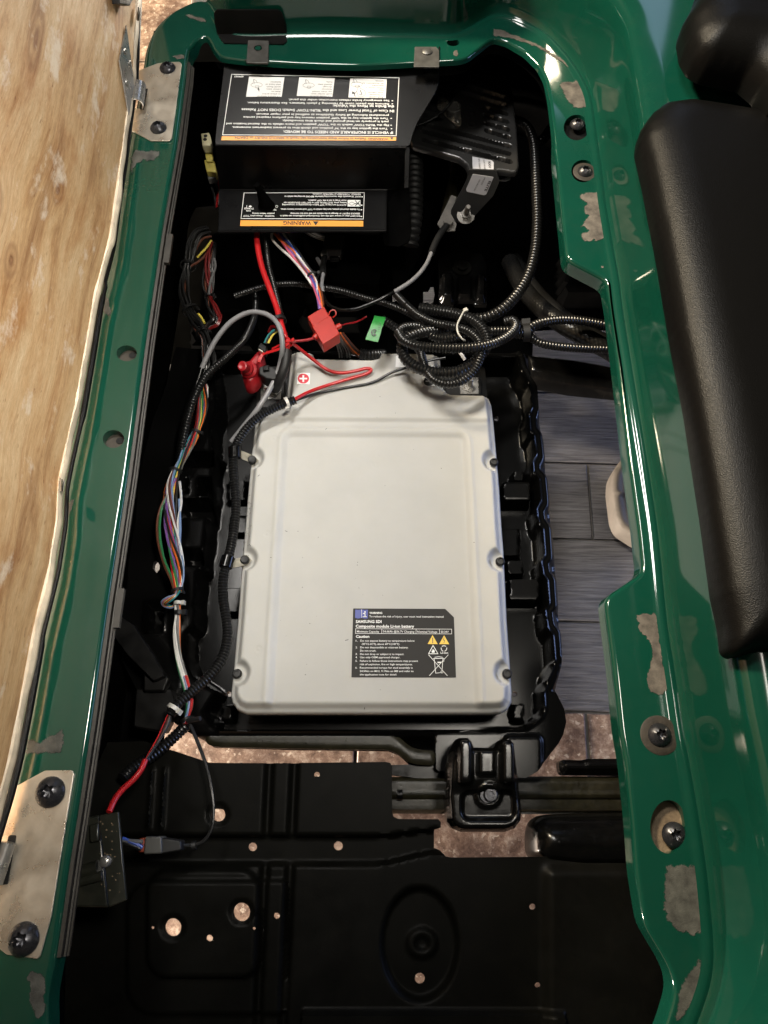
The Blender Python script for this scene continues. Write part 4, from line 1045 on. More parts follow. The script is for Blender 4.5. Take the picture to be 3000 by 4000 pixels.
def polarity():
    pl = zplane(ZB+.0053)
    z2 = lambda x, y: (850+x*500/1659, 1250+y*500/1659)
    s = plate('plus_sticker', [z2(*p) for p in ((1033, 683), (1200, 688), (1193, 832), (1025, 828))], pl, .0004, .0004, M['sticker'], bat, r=2)
    a = MB(); c = z2(1111, 759); patch_mb([(c[0]+22.5*math.cos(k*.2618), c[1]+19.5*math.sin(k*.2618)) for k in range(24)], pl, .0007, a); a.obj('red_disc', M['redprint'], s, smooth=0)
    a = MB(); line_mb(a, [(c[0]-12, c[1]), (c[0]+12, c[1])], 6, pl, .0010); line_mb(a, [(c[0], c[1]-10), (c[0], c[1]+10)], 6.5, pl, .0012); a.obj('plus_mark', M['white'], s, smooth=0)
    s = plate('minus_sticker', [(1650, 1472), (1698, 1470), (1700, 1508), (1652, 1509)], pl, .0004, .0004, M['sticker'], bat, r=2)
    a = MB(); c = (1675, 1490); patch_mb([(c[0]+21*math.cos(k*.2618), c[1]+17.5*math.sin(k*.2618)) for k in range(24)], pl, .0007, a); a.obj('black_disc', M['inkblack'], s, smooth=0)
    a = MB(); line_mb(a, [(c[0]-10, c[1]-1), (c[0]+12, c[1]-1)], 5, pl, .0010); a.obj('minus_mark', M['white'], s, smooth=0)
    s = plate('plain_sticker', [(1547, 1390), (1605, 1388), (1610, 1434), (1545, 1434)], pl, .0004, .0004, M['sticker'], bat, r=2)
polarity()

# ============================================================ pressed steel pan at the bottom
def build_pan():
    z = -.30
    root = thing('floor_pan', P(1400, 3500, -.33), 'black pressed steel pan with ribs and round holes across the bottom of the picture', 'pan')
    out = [(420, 2900), (560, 2895), (663, 2928), (705, 2941), (820, 2980), (1100, 2981), (1505, 2976), (1525, 2980), (1531, 2995), (1532, 3175), (1538, 3190), (1555, 3199), (1712, 3200), (1722, 3212), (1722, 3232), (1698, 3241), (1698, 3314), (1722, 3324), (1742, 3346), (1765, 3350), (2083, 3347), (2140, 3346), (2600, 3346), (2900, 3346), (2900, 4500), (-100, 4500), (100, 3600)]
    D = circle((851, 3182), 27, 22); D = [Vector((q.x, max(q.y, 3160))) for q in D]
    D2 = [Vector((q.x, min(q.y, 3033))) for q in circle((1238, 3026), 11, 16)]
    hs = [D, circle((980, 3310), 17), circle((1319, 3306), 18), circle((951, 3558), 32, 26, 36), circle((686, 3617), 31, 26, 35), circle((1084, 3575), 12), circle((1000, 3620), 6, 12), circle((610, 3617), 6, 12), circle((829, 3657), 13), circle((1642, 3830), 20, 20, 22), D2, circle((2080, 3542), 12), circle((2100, 3848), 11)]
    hs += [circle((1213, 3026), 1, 3)] * 0
    def rel(U, V):
        zz = np.full(U.shape, z)
        e = lambda d, w=6: sstep(-w, w, d)
        # long cross channel, bending up towards the right
        top = 3268 - 26*sstep(1450, 1720, U); bot = 3376 - 45*sstep(1450, 1720, U)
        ch = e(V-top, 9)*e(bot-V, 9); zz = zz - .016*ch
        for a, b, l, r in ((2900, 3268, 1060, 1158), (3376, 4600, 1030, 1140)):
            zz = zz - .010*e(U-l+ (V-3000)*.02, 7)*e(r-(V-3000)*.02-U, 7)*e(V-a, 6)*e(b-V, 8)*0 
        for uu in (1052, 1150):
            c = uu - (V-2980)*.045; zz = zz - .011*np.exp(-((U-c)/15)**4)*(1-ch)
        q = rbox(U, V, 585, 3396, 1018, 3812, 80); zz = zz + .010*e(q, 9)
        q = rbox(U, V, 500, 3440, 1200, 3960, 110); zz = zz + .007*(e(q, 8)) * (U < 1120)
        q = 1 - np.sqrt(((U-1640)/152)**2 + ((V-3690)/225)**2); zz = zz - .014*sstep(-.04, .10, q)
        q = 1 - np.sqrt(((U-1650)/62)**2 + ((V-3690)/62)**2); zz = zz + .006*sstep(-.1, .2, q) - .006*sstep(.45, .7, q)
        zz = zz + .012*e(V-3950, 10)*(U > 1180)*(U < 2200)
        for (u, v, r) in ((851, 3182, 42), (951, 3558, 46), (686, 3617, 46)): zz = zz - .004*(1-sstep(r-5, r+6, np.hypot(U-u, V-v)))
        for l in (590, 640): zz = zz + .005*np.exp(-((U-l+(V-3100)*.06)/7)**2)*e(V-3000, 10)*e(3240-V, 10)
        zz = zz + .010*sstep(2100, 2160, U)*sstep(3360, 3420, V)
        return zz
    sheet('pan', toxy(out, z), pxf(z, rel), M['blackmetal'], root, holes=[toxy(h, z) for h in hs], step=.0036, edge_step=.0025, thick=.0035, smooth=60)
    q = [(2083, 3349), (2078, 3270), (2090, 3215), (2125, 3188), (2200, 3180), (2560, 3172), (2800, 3172), (2800, 3420), (2300, 3420), (2140, 3400)]
    poly = toxy(fillet(q, 25), -.285)
    def zf(X, Y):
        d = np.clip(np.maximum(sdist(poly, X, Y), 0)/.045, 0, 1); return -.34 + .055*np.sqrt(np.clip(1-(1-d)**2, 0, 1))
    sheet('wheel_housing', poly, zf, M['gloss'], root, step=.006, edge_step=.005, thick=.01, smooth=80)
    return root
pan = build_pan()
def build_beam():
    z = -.345
    root = thing('cross_beam', P(2000, 3100, -.40), 'dusty black steel cross beam behind the ribbed bracket, running off under the right rim', 'beam')
    poly = toxy([(1440, 3034), (2620, 3030), (2640, 3182), (1440, 3178)], z)
    yt = P(1500, 3034, z).y; yb = P(1500, 3176, z).y
    def zf(X, Y):
        t = (yt-Y)/(yt-yb); return z - .012*np.exp(-(t/.06)**2) - .012*np.exp(-((1-t)/.05)**2) + .003*np.exp(-((t-.52)/.05)**2) - .004*sstep(.55, .62, t) 
    sheet('beam', poly, zf, M['oilyblack'], root, step=.004, edge_step=.005, thick=.05)
    q = fillet([(1790, 3030), (1830, 2940), (1900, 2900), (2100, 2900), (2080, 3030)], 12)
    plate('gusset', [(1480, 3020), (1490, 2990), (1630, 2985), (1800, 3000), (1800, 3040), (1630, 3040)], zplane(-.352), 0, .03, M['gloss'], root)
    m = MB(); poly = fillet(toxy([(2190, 2972), (2205, 2966), (2280, 2968), (2300, 2962), (2600, 2962), (2600, 3030), (2200, 3026), (2190, 3000)], -.335), .006)
    zf = lambda X, Y: -.335 - .012*(1-sstep(0, .012, np.maximum(sdist(poly, X, Y), 0)))
    sheet('stop_bar', poly, zf, M['gloss'], root, step=.004, edge_step=.004, thick=.02)
    c = P(1562, 3108, -.35); mb = MB(); mb.cyl(P(1552, 3105, -.343), P(1572, 3105, -.343), .008, n=14); mb.obj('bolt_end', M['gloss'], root)
    return root
build_beam()
def build_bracket():
    z = -.235
    root = thing('bracket', P(1900, 3080, -.33), 'glossy black ribbed bracket with a hex bolt in its middle, over the cross beam', 'bracket')
    # pixels of the plane z; the skirt falls to the beam
    out = [(1762, 2925), (1785, 2884), (1800, 2876), (1835, 2876), (1848, 2890), (1858, 2914), (1940, 2916), (1952, 2890), (1965, 2882), (2005, 2884), (2018, 2900), (2024, 2960), (2040, 3080), (2052, 3165), (2048, 3205), (2025, 3238), (1985, 3252), (1810, 3252), (1775, 3238), (1756, 3210), (1748, 3120), (1752, 3000)]
    poly = toxy(out, z)
    def rel(U, V):
        d = sdist(out, U, V)
        zz = np.full(U.shape, z-.026) + .020*sstep(0, 22, d)
        f1 = rbox(U, V, 1788, 2884, 1846, 3068, 20); f2 = rbox(U, V, 1955, 2888, 2012, 3066, 20)
        zz = zz + .016*sstep(-3, 12, f1) + .016*sstep(-3, 12, f2)
        c = rbox(U, V, 1868, 2926, 1938, 3030, 14); zz = zz + .008*sstep(-3, 9, c)
        t = rbox(U, V, 1806, 3085, 2020, 3205, 36); zz = zz - .010*sstep(-4, 10, t)
        zz = zz - .006*sstep(-30, 30, V-3070)
        r = np.hypot((U-1915)/56, (V-3105)/52); zz = zz + .004*(1-sstep(.85, 1.0, r)) - .004*(1-sstep(.5, .62, r))
        return zz
    sheet('bracket_plate', poly, pxf(z, rel), M['gloss'], root, step=.0028, edge_step=.003, thick=.05, smooth=70)
    mb = MB(); c = P(1915, 3105, -.255); mb.lathe(c, (0, 0, 1), [(.0145, -.004), (.0145, .001), (.0098, .001), (.0096, .0075), (.0085, .0085), (.005, .0085), (.0048, .004), (.001, .004)], 28); mb.obj('bolt', M['boltblack'], root)
    return root
build_bracket()

# tan moulded piece on the floor
def build_tan():
    z = -.545
    out = [(2392, 1900), (2396, 1845), (2420, 1800), (2452, 1780), (2560, 1770), (2700, 1900), (2700, 2050), (2560, 2130), (2500, 2108), (2425, 2058), (2408, 2020)]
    poly = fillet(toxy(out, z), .012); poly_y = P(2400, 1925, z).y
    def zf(X, Y):
        d = np.maximum(sdist(poly, X, Y), 0); return z - .004 + .004*sstep(0, .006, d) - .008*sstep(.014, .022, d) + .012*sstep(.006, -.002, np.abs(Y - (poly_y)))*sstep(.004, .02, d)
    o = sheet('plastic_tub', poly, zf, M['tan'], None, (poly[0].x+.05, poly[0].y, ZF), step=.006, edge_step=.005, thick=.05, smooth=60)
    tag(o, 'tan moulded plastic piece on the wood look floor, half hidden by the green rim', 'tub')
build_tan()
# ============================================================ black cover with warning labels
def quad_plane(a, b, c): return plane3(P(*a), P(*b), P(*c))
TOPPL = quad_plane((850, 572, -.060), (1580, 572, -.060), (1200, 250, -.016))
FACEPL = quad_plane((850, 576, -.0605), (1580, 576, -.0605), (1200, 741, -.150))
STEPPL = quad_plane((860, 742, -.150), (1510, 742, -.150), (1200, 900, -.158))
def build_cover():
    root = thing('controller_cover', P(1200, 700, -.16), 'satin black plastic cover with two orange striped warning labels printed upside down', 'cover')
    top = [(878, 236), (962, 238), (1143, 249), (1400, 258), (1600, 250), (1716, 246), (1716, 322), (1701, 362), (1665, 422), (1629, 482), (1611, 530), (1600, 572), (838, 566), (848, 470)]
    plate('top_panel', top, TOPPL, 0, .003, M['cover'], root, bevel=.0008, r=14)
    plate('front_face', [(840, 570), (1584, 576), (1560, 742), (858, 744)], FACEPL, 0, .003, M['cover'], root)
    plate('lower_step', [(856, 742), (1510, 742), (1508, 902), (852, 906)], STEPPL, 0, .003, M['cover'], root, bevel=.0008)
    m = MB(); m.tube([PP(842, 571, TOPPL, -.0018), PP(1200, 575, TOPPL, -.0018), PP(1586, 576, TOPPL, -.0018)], .0030, 10)
    m.tube([PP(858, 742, STEPPL, -.001), PP(1512, 742, STEPPL, -.001)], .0026, 10)
    m.tube([PP(852, 904, STEPPL, -.0018), PP(1508, 901, STEPPL, -.0018)], .0030, 10)
    m.tube([PP(1508, 744, STEPPL, -.0018), PP(1506, 902, STEPPL, -.0018)], .0024, 10)
    m.obj('rolled_edge', M['cover'], root)
    # right side: flange and flap
    plate('side_flange', [(1582, 572), (1601, 574), (1597, 734), (1578, 736)], quad_plane((1582, 572, -.062), (1601, 574, -.062), (1590, 736, -.10)), 0, .003, M['cover'], root, bevel=.001)
    fl = quad_plane((1512, 745, -.150), (1582, 740, -.10), (1500, 950, -.20))
    plate('side_flap', [(1545, 742), (1598, 732), (1603, 800), (1608, 904), (1598, 945), (1556, 964), (1502, 957), (1490, 904), (1510, 895), (1512, 800)], quad_plane((1510, 745, -.153), (1597, 735, -.150), (1540, 960, -.19)), 0, .003, M['liner'], root, r=8)
    plate('side_web', [(1512, 744), (1560, 742), (1584, 576), (1600, 580), (1596, 736), (1530, 800), (1512, 860)], quad_plane((1512, 744, -.158), (1584, 576, -.070), (1596, 736, -.158)), 0, .002, M['cover'], root)
    # mounting tabs on the rim
    for (q, hole, low) in (([(968, 156), (1050, 158), (1048, 246), (962, 244)], (1008, 188), (1006, 262)), ([(1620, 182), (1704, 182), (1716, 196), (1716, 262), (1616, 260)], (1668, 202), (1660, 272))):
        t = plate('mounting_tab', q, zplane(.0035), 0, .003, M['tabsteel'], root, bevel=.0006, r=4)
        c = P(*hole, .0037)
        if hole[0] < 1200:
            MB().lathe(c, (0, 0, 1), [(.0062, 0), (.0068, .0006), (.0060, .0008), (.0052, .0001)], 24).obj('hole_rim', M['blackmetal'], t)
            MB().cyl(c+Vector((0, 0, .0001)), c+Vector((0, 0, .0004)), .0052, n=24).obj('hole', M['green'], t)
        else:
            MB().lathe(c, (0, 0, 1), [(.0088, 0), (.0086, .0015), (.006, .0030), (.003, .0036), (.0005, .0037)], 24).obj('push_fastener', M['tabsteel'], t)
        s = PP(*low, TOPPL, .0005); MB().lathe(s, TOPPL[1] if TOPPL[1].z > 0 else -TOPPL[1], [(.0060, 0), (.0056, .002), (.003, .0034), (.0006, .0028)], 18).obj('fastener_stem', M['gloss'], t)
        d = [(q[3][0]-4, q[3][1]-14), (q[2][0]+2, q[2][1]-14), (q[2][0]+2, q[2][1]+14), (q[3][0]-4, q[3][1]+12)]
        plate('tab_fold', d, quad_plane((d[0][0], d[0][1], .002), (d[1][0], d[1][1], .002), (d[2][0], d[2][1], -.03)), 0, .002, M['black'], t)
    # toggle switch
    mb = MB(); a = P(1040, 800, -.150); b = P(1022, 760, -.128); c = P(1003, 722, -.105)
    mb.tube([a, a.lerp(b, .5), b, b.lerp(c, .4), c, c+(c-b)*.08], [.0125, .0105, .0080, .0062, .0056, .002], 20); mb.lathe(a, (0, 0, 1), [(.0155, -.006), (.0155, -.002), (.012, .001)], 28)
    mb.obj('toggle_switch', M['liner'], root)
    return root
cover = build_cover()
def label_top():
    pl = TOPPL; z = lambda x, y: (860+x*720/1659, 260+y*300/691)
    base = plate('warning_label', [z(*p) for p in ((100, 66), (1612, 98), (1586, 668), (10, 664))], pl, .0005, .0004, M['labelblack'], cover, r=4); base['label'] = 'large warning label with three white picture boxes'
    o = .0008; Wm = MB(); K = MB()
    line_mb(Wm, [z(*p) for p in ((103, 70), (1610, 101), (1584, 622), (22, 614))], 2.6, pl, o, True)
    O_ = MB(); patch_mb([z(*p) for p in ((14, 627), (1584, 634), (1582, 666), (10, 663))], pl, o, O_); O_.obj('orange_band', M['orange'], base, smooth=0)
    h = .434
    def T(mb, s, x0, x1, y0, y1, hh, b=False, oo=o): text(mb, s, z(x0, y0), z(x1, y1), hh*h, pl, oo, b)
    T(K, 'WARNING  Failure to follow these instructions can result in SERIOUS INJURY or DEATH', 1514, 134, 642, 630, 19, True, o+.0003)
    patch_mb([z(*p) for p in ((1560, 636), (1530, 636), (1545, 660))], pl, o+.0003, K)
    for s, x0, x1, y, hh, b in (('IF VEHICLE IS INOPERABLE AND NEEDS TO BE MOVED:', 1556, 570, 583, 22, True),
        ("Turn the ignition key to the 'N' position and chock tires to prevent inadvertent movement.", 1508, 108, 550, 17, True),
        ("Flip the 'RUN-TOW' switch to the 'TOW' position and move vehicle to the desired location and", 1520, 54, 518, 17, True),
        ('park it properly on level ground and chock tires immediately.', 1516, 558, 487, 17, True),
        ("Turn the ignition key to the 'OFF' position remove key and perform required service", 1514, 208, 458, 17, True),
        ('procedures following all Safety Guidelines as outlined in your repair manual.', 1518, 320, 430, 17, True),
        ("IN Case of Total Power Loss and the 'RUN-TOW' Switch DOES NOT Release", 1566, 192, 388, 22, True),
        ('the Brake to Move the Vehicle:', 1568, 1014, 348, 22, True),
        ('Remove this plastic cover by removing 3 plastic fasteners. See illustrations below.', 1520, 244, 328, 17, True),
        ('See emergency brake release instruction under this panel.', 1524, 616, 298, 17, True)):
        sl = 10*(x0-x1)/1460
        T(Wm, s, x0, x1, y+2, y+2-sl-4, hh, b)
    for x, y in ((1542, 560), (1538, 528), (1540, 466), (1550, 336), (1550, 308)): line_mb(Wm, [z(x-3, y), z(x+3, y)], 3, pl, o)
    T(Wm, '609987', 210, 126, 84, 81, 14, True)
    X = MB(); boxes = ([(1170, 105), (1500, 112), (1490, 284), (1154, 278)], [(712, 96), (1032, 104), (1010, 272), (688, 264)], [(260, 90), (578, 97), (554, 272), (233, 272)])
    for q in boxes: patch_mb([z(*p) for p in q], pl, o, X)
    X.obj('picture_box', M['white'], base, smooth=0)
    for x0, ls in ((1466, ('Push center', 'of fastener', 'with vehicle', 'key.', 'When center is', 'depressed', 'lift fasteners to', 'remove.')), (1000, ('To reuse fastener', 'push center stem', 'up then install', 'fastener', 'through', 'shield into', 'hole.')), (540, ('To secure fastener', 'in place press', 'down on', 'center stem', 'until flush', 'with head of', 'fastener.'))):
        for i, s in enumerate(ls):
            y = 264-i*(20.5 if len(ls) > 7 else 21.5)-(6 if len(ls) < 8 else 0); w = len(s)*11.6
            T(K, s, x0+i*1.5, x0+i*1.5-w, y+6, y+4, 12.5, False, o+.0003)
    def fast(cx, cy):
        L = lambda p, w=1.0, c=False: line_mb(K, [z(*q) for q in p], w, pl, o+.0003, c)
        L([(cx+52*math.cos(a*.3927), cy+21*math.sin(a*.3927)) for a in range(16)], 1.0, True)
        L([(cx-34, cy-10), (cx-26, cy-52), (cx-4, cy-40), (cx+6, cy-16)]); L([(cx-26, cy-52), (cx-20, cy-12)])
        L([(cx-12, cy+14), (cx-8, cy+28), (cx+14, cy+30), (cx+20, cy+14)]); L([(cx-14, cy+8), (cx+24, cy+8)])
    fast(328, 165); fast(796, 168); fast(1228, 160)
    line_mb(K, [z(*p) for p in ((1205, 250), (1228, 222), (1250, 172), (1262, 196), (1300, 215), (1312, 245), (1286, 268), (1242, 266), (1228, 222))], 1.3, pl, o+.0003)
    line_mb(K, [z(1262, 215), z(1276, 250)], 3, pl, o+.0003); line_mb(K, [z(1255, 250), z(1270, 256)], 2.4, pl, o+.0003)
    patch_mb([z(*p) for p in ((1188, 222), (1222, 240), (1186, 248))], pl, o+.0003, K); line_mb(K, [z(1205, 240), z(1215, 268)], 3, pl, o+.0003)
    patch_mb([z(*p) for p in ((345, 188), (356, 208), (334, 206))], pl, o+.0003, K); line_mb(K, [z(345, 204), z(350, 220)], 3, pl, o+.0003)
    Wm.obj('lettering', M['white'], base, smooth=0); K.obj('small_print', M['inkblack'], base, smooth=0)['kind'] = 'stuff'
label_top()
def label_low():
    pl = STEPPL; z = lambda x, y: (780+x*800/1659, 680+y*600/1244); h = .482; o = .0008
    base = plate('warning_label', [z(*p) for p in ((360, 146), (1338, 146), (1326, 424), (328, 422))], pl, .0005, .0004, M['labelblack'], cover, r=3); base['label'] = 'lower warning label beside the toggle switch'
    Wm = MB(); K = MB(); O_ = MB()
    line_mb(Wm, [z(*p) for p in ((360, 152), (1334, 150), (1326, 364), (334, 360))], 2.2, pl, o, True)
    patch_mb([z(*p) for p in ((331, 374), (1326, 378), (1325, 424), (328, 420))], pl, o, O_); O_.obj('orange_band', M['orange'], base, smooth=0)
    def T(mb, s, x0, x1, y, hh, b=False, oo=o): text(mb, s, z(x0, y), z(x1, y-1), hh*h, pl, oo, b)
    T(K, 'WARNING', 904, 678, 382, 30, True, o+.0003); patch_mb([z(*p) for p in ((964, 382), (916, 382), (940, 416))], pl, o+.0003, K)
    for s, x0, x1, y in (('DO NOT alter or tamper with this unit. Unauthorized modifications can result in', 1298, 652, 333), ('SERIOUS INJURY or damage to the vehicle and will void the warranty.', 1298, 732, 314),
        ("To disable electrical system, turn key switch to 'OFF' and remove battery wires.", 1298, 656, 280), ("ALWAYS turn key to 'OFF' before disconnecting or reconnecting", 1190, 668, 244), ('battery wires. ELECTRICAL ARC or BATTERY EXPLOSION can', 1190, 682, 226), ("occur if key is not in the 'OFF' position.", 1190, 876, 208),
        ('WAIT 30 seconds after reconnecting batteries BEFORE turning key switch to', 1306, 686, 176), ("'REVERSE', 'FORWARD' or 'NEUTRAL' positions.", 1306, 914, 157),
        ("TOWING - Always select 'TOW'", 606, 352, 333), ('position before towing', 606, 426, 314)):
        T(Wm, s, x0, x1, y, 12.5, True)
    for s, x0, x1, y in (('TOW', 622, 586, 282), ('RUN', 414, 378, 291), ('STORAGE', 438, 360, 273)): T(Wm, s, x0, x1, y, 13, True)
    for x, y in ((1310, 343), (1310, 289), (1312, 252), (1316, 184)): line_mb(Wm, [z(x-3, y), z(x+3, y)], 3.4, pl, o)
    line_mb(Wm, [(z(624, 262)[0]+4.4*math.cos(a*.63), z(624, 262)[1]+4.4*math.sin(a*.63)) for a in range(10)], 1.2, pl, o, True)
    for cx in (590, 408): patch_mb([z(*p) for p in ((cx+16, 262), (cx-2, 252), (cx-2, 258), (cx-10, 258), (cx-10, 266), (cx-2, 266), (cx-2, 272))], pl, o, Wm)
    line_mb(Wm, [z(381, 254), z(381, 270)], 2, pl, o)
    patch_mb([z(*p) for p in ((1198, 210), (1302, 210), (1302, 262), (1198, 262))], pl, o, Wm)
    for p, w in ((((1206, 240), (1232, 226), (1258, 240), (1232, 254), (1206, 240)), 1.4), (((1262, 216), (1280, 240), (1296, 218)), 3), (((1262, 256), (1282, 236), (1298, 256)), 3), (((1258, 240), (1290, 240)), 3)): line_mb(K, [z(*q) for q in p], w, pl, o+.0003)
    Wm.obj('lettering', M['white'], base, smooth=0); K.obj('symbol', M['inkblack'], base, smooth=0)['kind'] = 'stuff'
label_low()

# ============================================================ finned controller
CPL = quad_plane((1640, 560, -.150), (2010, 660, -.150), (1720, 260, -.135))
def build_controller():
    root = thing('motor_controller', P(1850, 500, -.25), 'tilted black finned controller with long slots and a silver printed sticker', 'controller')
    z6 = lambda x, y: (1450+x*.42194, 200+y*.42194)
    out = [z6(*p) for p in ((560, 60), (760, 70), (1130, 180), (1250, 225), (1300, 285), (1330, 520), (1352, 720), (1372, 1060), (1350, 1118), (1290, 1118), (1190, 1100), (1150, 1105), (1135, 1165), (945, 1138), (900, 1110), (880, 1050), (810, 992), (380, 868), (300, 600), (420, 300))]
    n = CPL[1] if CPL[1].z > 0 else -CPL[1]; a0 = CPL[0]
    slots = [((480, 740), (1282, 950)), ((480, 820), (1292, 1025)), ((500, 680), (1280, 880)), ((1045, 520), (1250, 580)), ((1045, 590), (1260, 655)), ((1055, 665), (1268, 728)), ((1065, 735), (1276, 802)), ((530, 450), (590, 468)), ((505, 520), (590, 546)), ((480, 590), (600, 626)), ((620, 250), (1235, 425)), ((600, 318), (1245, 498))]
    slots = [(z6(*a), z6(*b)) for a, b in slots]
    poly = [PP(u, v, CPL).xy for u, v in fillet(out, 8)]
    def zf(X, Y):
        z0 = a0.z - ((X-a0.x)*n.x + (Y-a0.y)*n.y)/n.z
        rz = z0-CAMZ; cy = Y*CT+rz*ST; cz = -Y*ST+rz*CT; U, V = 1500+F*X/-cz, 2000-F*cy/-cz
        dz = np.zeros(U.shape)
        for i, (a, b) in enumerate(slots):
            dx, dy = b[0]-a[0], b[1]-a[1]; t = np.clip(((U-a[0])*dx+(V-a[1])*dy)/(dx*dx+dy*dy), 0, 1)
            d = np.hypot(U-a[0]-t*dx, V-a[1]-t*dy); dz = np.minimum(dz, -(.018 if i < 10 else .008)*(1-sstep(4.6, 7.2, d)))
        e = sdist([(q[0], q[1]) for q in out], U, V); dz = dz - .006*(1-sstep(-2, 5, e))
        # embossed marks, worn smooth
        for cx, cy_ in ((1843, 412), (1838, 448), (1842, 486)):
            r = np.hypot((U-cx)/1.25, V-cy_); dz = dz + .0012*np.exp(-((r-10)/2.2)**2)
        return z0 + dz
    sheet('heat_sink', poly, zf, M['finned'], root, step=.0024, edge_step=.003, thick=.007, smooth=60)
    # bent foot carrying the sticker
    ft = quad_plane((1850, 680, -.146), (1930, 690, -.146), (1850, 820, -.215)); FT = ft
    plate('foot', [z6(*p) for p in ((900, 1098), (1150, 1105), (1190, 1200), (1130, 1340), (990, 1490), (930, 1560), (830, 1600), (750, 1560), (735, 1480), (880, 1200))], ft, 0, .004, M['finned'], root, r=8)
    s = plate('sticker', [z6(*p) for p in ((937, 975), (1118, 1010), (1134, 1030), (1134, 1168), (940, 1140))], CPL, .0012, .0005, M['silver_label'], root)
    s2 = plate('sticker', [z6(*p) for p in ((940, 1138), (1134, 1166), (1066, 1325), (1045, 1334), (886, 1300), (878, 1280))], ft, .0012, .0005, M['silver_label'], root, r=3)
    K = MB(); K2 = MB()
    text(K, 'RXV FLEET', z6(1082, 1022), z6(1096, 1175), 9.4, CPL, .0016, True, side=(1, -.1)); text(K2, 'ELITE', z6(1090, 1200), z6(1046, 1292), 9.4, ft, .0016, True, side=(1, .3))
    text(K, 'SOFTWARE: 1001', z6(1036, 1004), z6(1052, 1150), 6, CPL, .0016, False, side=(1, -.1)); text(K2, '0456G01', z6(1046, 1168), z6(1014, 1236), 6, ft, .0016, False, side=(1, .3))
    text(K, 'SVC CONTROLLER:', z6(992, 994), z6(1004, 1158), 6, CPL, .0016, False, side=(1, -.1)); text(K2, '10014621G01', z6(1000, 1186), z6(948, 1290), 6, ft, .0016, False, side=(1, .3))
    K.obj('lettering', M['inkblack'], s, smooth=0); K2.obj('lettering', M['inkblack'], s2, smooth=0)
    # round metal fitting on an oval flange
    f = plate('fitting_flange', [z6(*p) for p in ((632, 412), (668, 412), (760, 500), (838, 600), (832, 678), (812, 692), (778, 682), (640, 545), (612, 520), (618, 430))], CPL, .0030, .0028, M['zinc'], root, r=6, bevel=.0005)
    c = PP(*z6(760, 575), CPL, .003); MB().lathe(c, n, [(.0140, 0), (.0140, .014), (.0135, .0155), (.0118, .0162), (.0112, .0145), (.001, .0145)], 36).obj('fitting', M['steel'], f)
    for q in ((652, 438), (797, 645)):
        c = PP(*z6(*q), CPL, .003); MB().lathe(c, n, [(.0052, 0), (.0050, .0014), (.0036, .0026), (.001, .003)], 18).obj('screw', M['steel'], f)
    q = [PP(*z6(772, 428), CPL, .020), PP(*z6(742, 470), CPL, .024), PP(*z6(690, 530), CPL, .020), PP(*z6(640, 580), CPL, .012), PP(*z6(540, 640), CPL, .006), PP(*z6(425, 688), CPL, .006)]
    cable_mb(q, .0026, 8).obj('sensor_wire', M['rubber'], f)
    tie_mb(q[3], q[4]-q[2], .0036, .006, .002, (.3, -1, .3)).obj('cable_tie', M['rubber'], f)
    # stud and washer
    c = PP(1819, 842, ft, .002); d = Vector((.02, -.35, .94)).normalized()
    th = []
    for k in range(30): th.append((.0052 if k % 2 else .0044, .008+k*.0010))
    mb = MB(); mb.lathe(c, d, [(.0170, 0), (.0170, .0016), (.006, .0018)], 30); mb.lathe(c, d, [(.0100, .0018), (.0100, .0035), (.006, .004)], 28); hexbolt(mb, c+d*.004, .0098, .006, d); mb.lathe(c, d, th+[(.0036, .039)], 18)
    mb.obj('stud', M['busbar'], root)
    return root
ctrl = build_controller()
def controller_bits():
    z6 = lambda x, y: (1450+x*.42194, 200+y*.42194)
    o = plate('bus_bar', [z6(*p) for p in ((612, 1598), (700, 1420), (742, 1330), (790, 1350), (735, 1500), (790, 1600), (775, 1662), (655, 1660))], zplane(-.225), 0, .003, M['busbar'], None, P(1745, 880, -.228), r=3)
    tag(o, 'dull metal bus bar with a hex bolt below the controller', 'bus bar')
    mb = MB(); c = P(1750, 878, -.224); mb.lathe(c, (0, 0, 1), [(.012, -.001), (.012, .001), (.008, .001)], 28); hexbolt(mb, c, .0092, .010, rot=.2); mb.obj('hex_bolt', M['busbar'], o)
    m2 = MB(); m2.tube(spline([P(1800, 600, -.26), P(1795, 680, -.26), P(1775, 760, -.26), P(1755, 850, -.26)]), .019, 20); b = m2.obj('braided_cable', M['oilyblack'], None, P(1780, 700, -.27)); tag(b, 'thick dusty olive cable dropping behind the controller foot', 'cable')
    mb = loom_mb([P(1616, 560, -.19), P(1618, 680, -.20), P(1616, 790, -.21), P(1612, 870, -.22), P(1598, 960, -.24)], .0185, .0125, .2, 24); tag(mb.obj('air_duct', M['rubber'], None, P(1616, 700, -.2)), 'wide black bellows duct along the right edge of the black cover', 'duct')
    o = MB(); q = [P(u, v, -.20) for u, v in ((1944, 704), (1998, 689), (1992, 700), (1976, 706))]; o.hexa([p-Vector((0, 0, .002)) for p in q][::-1], q[::-1]); tag(o.obj('white_tab', M['sticker'], None, q[0]), 'small white tab poking out under the controller corner', 'tab')
controller_bits()

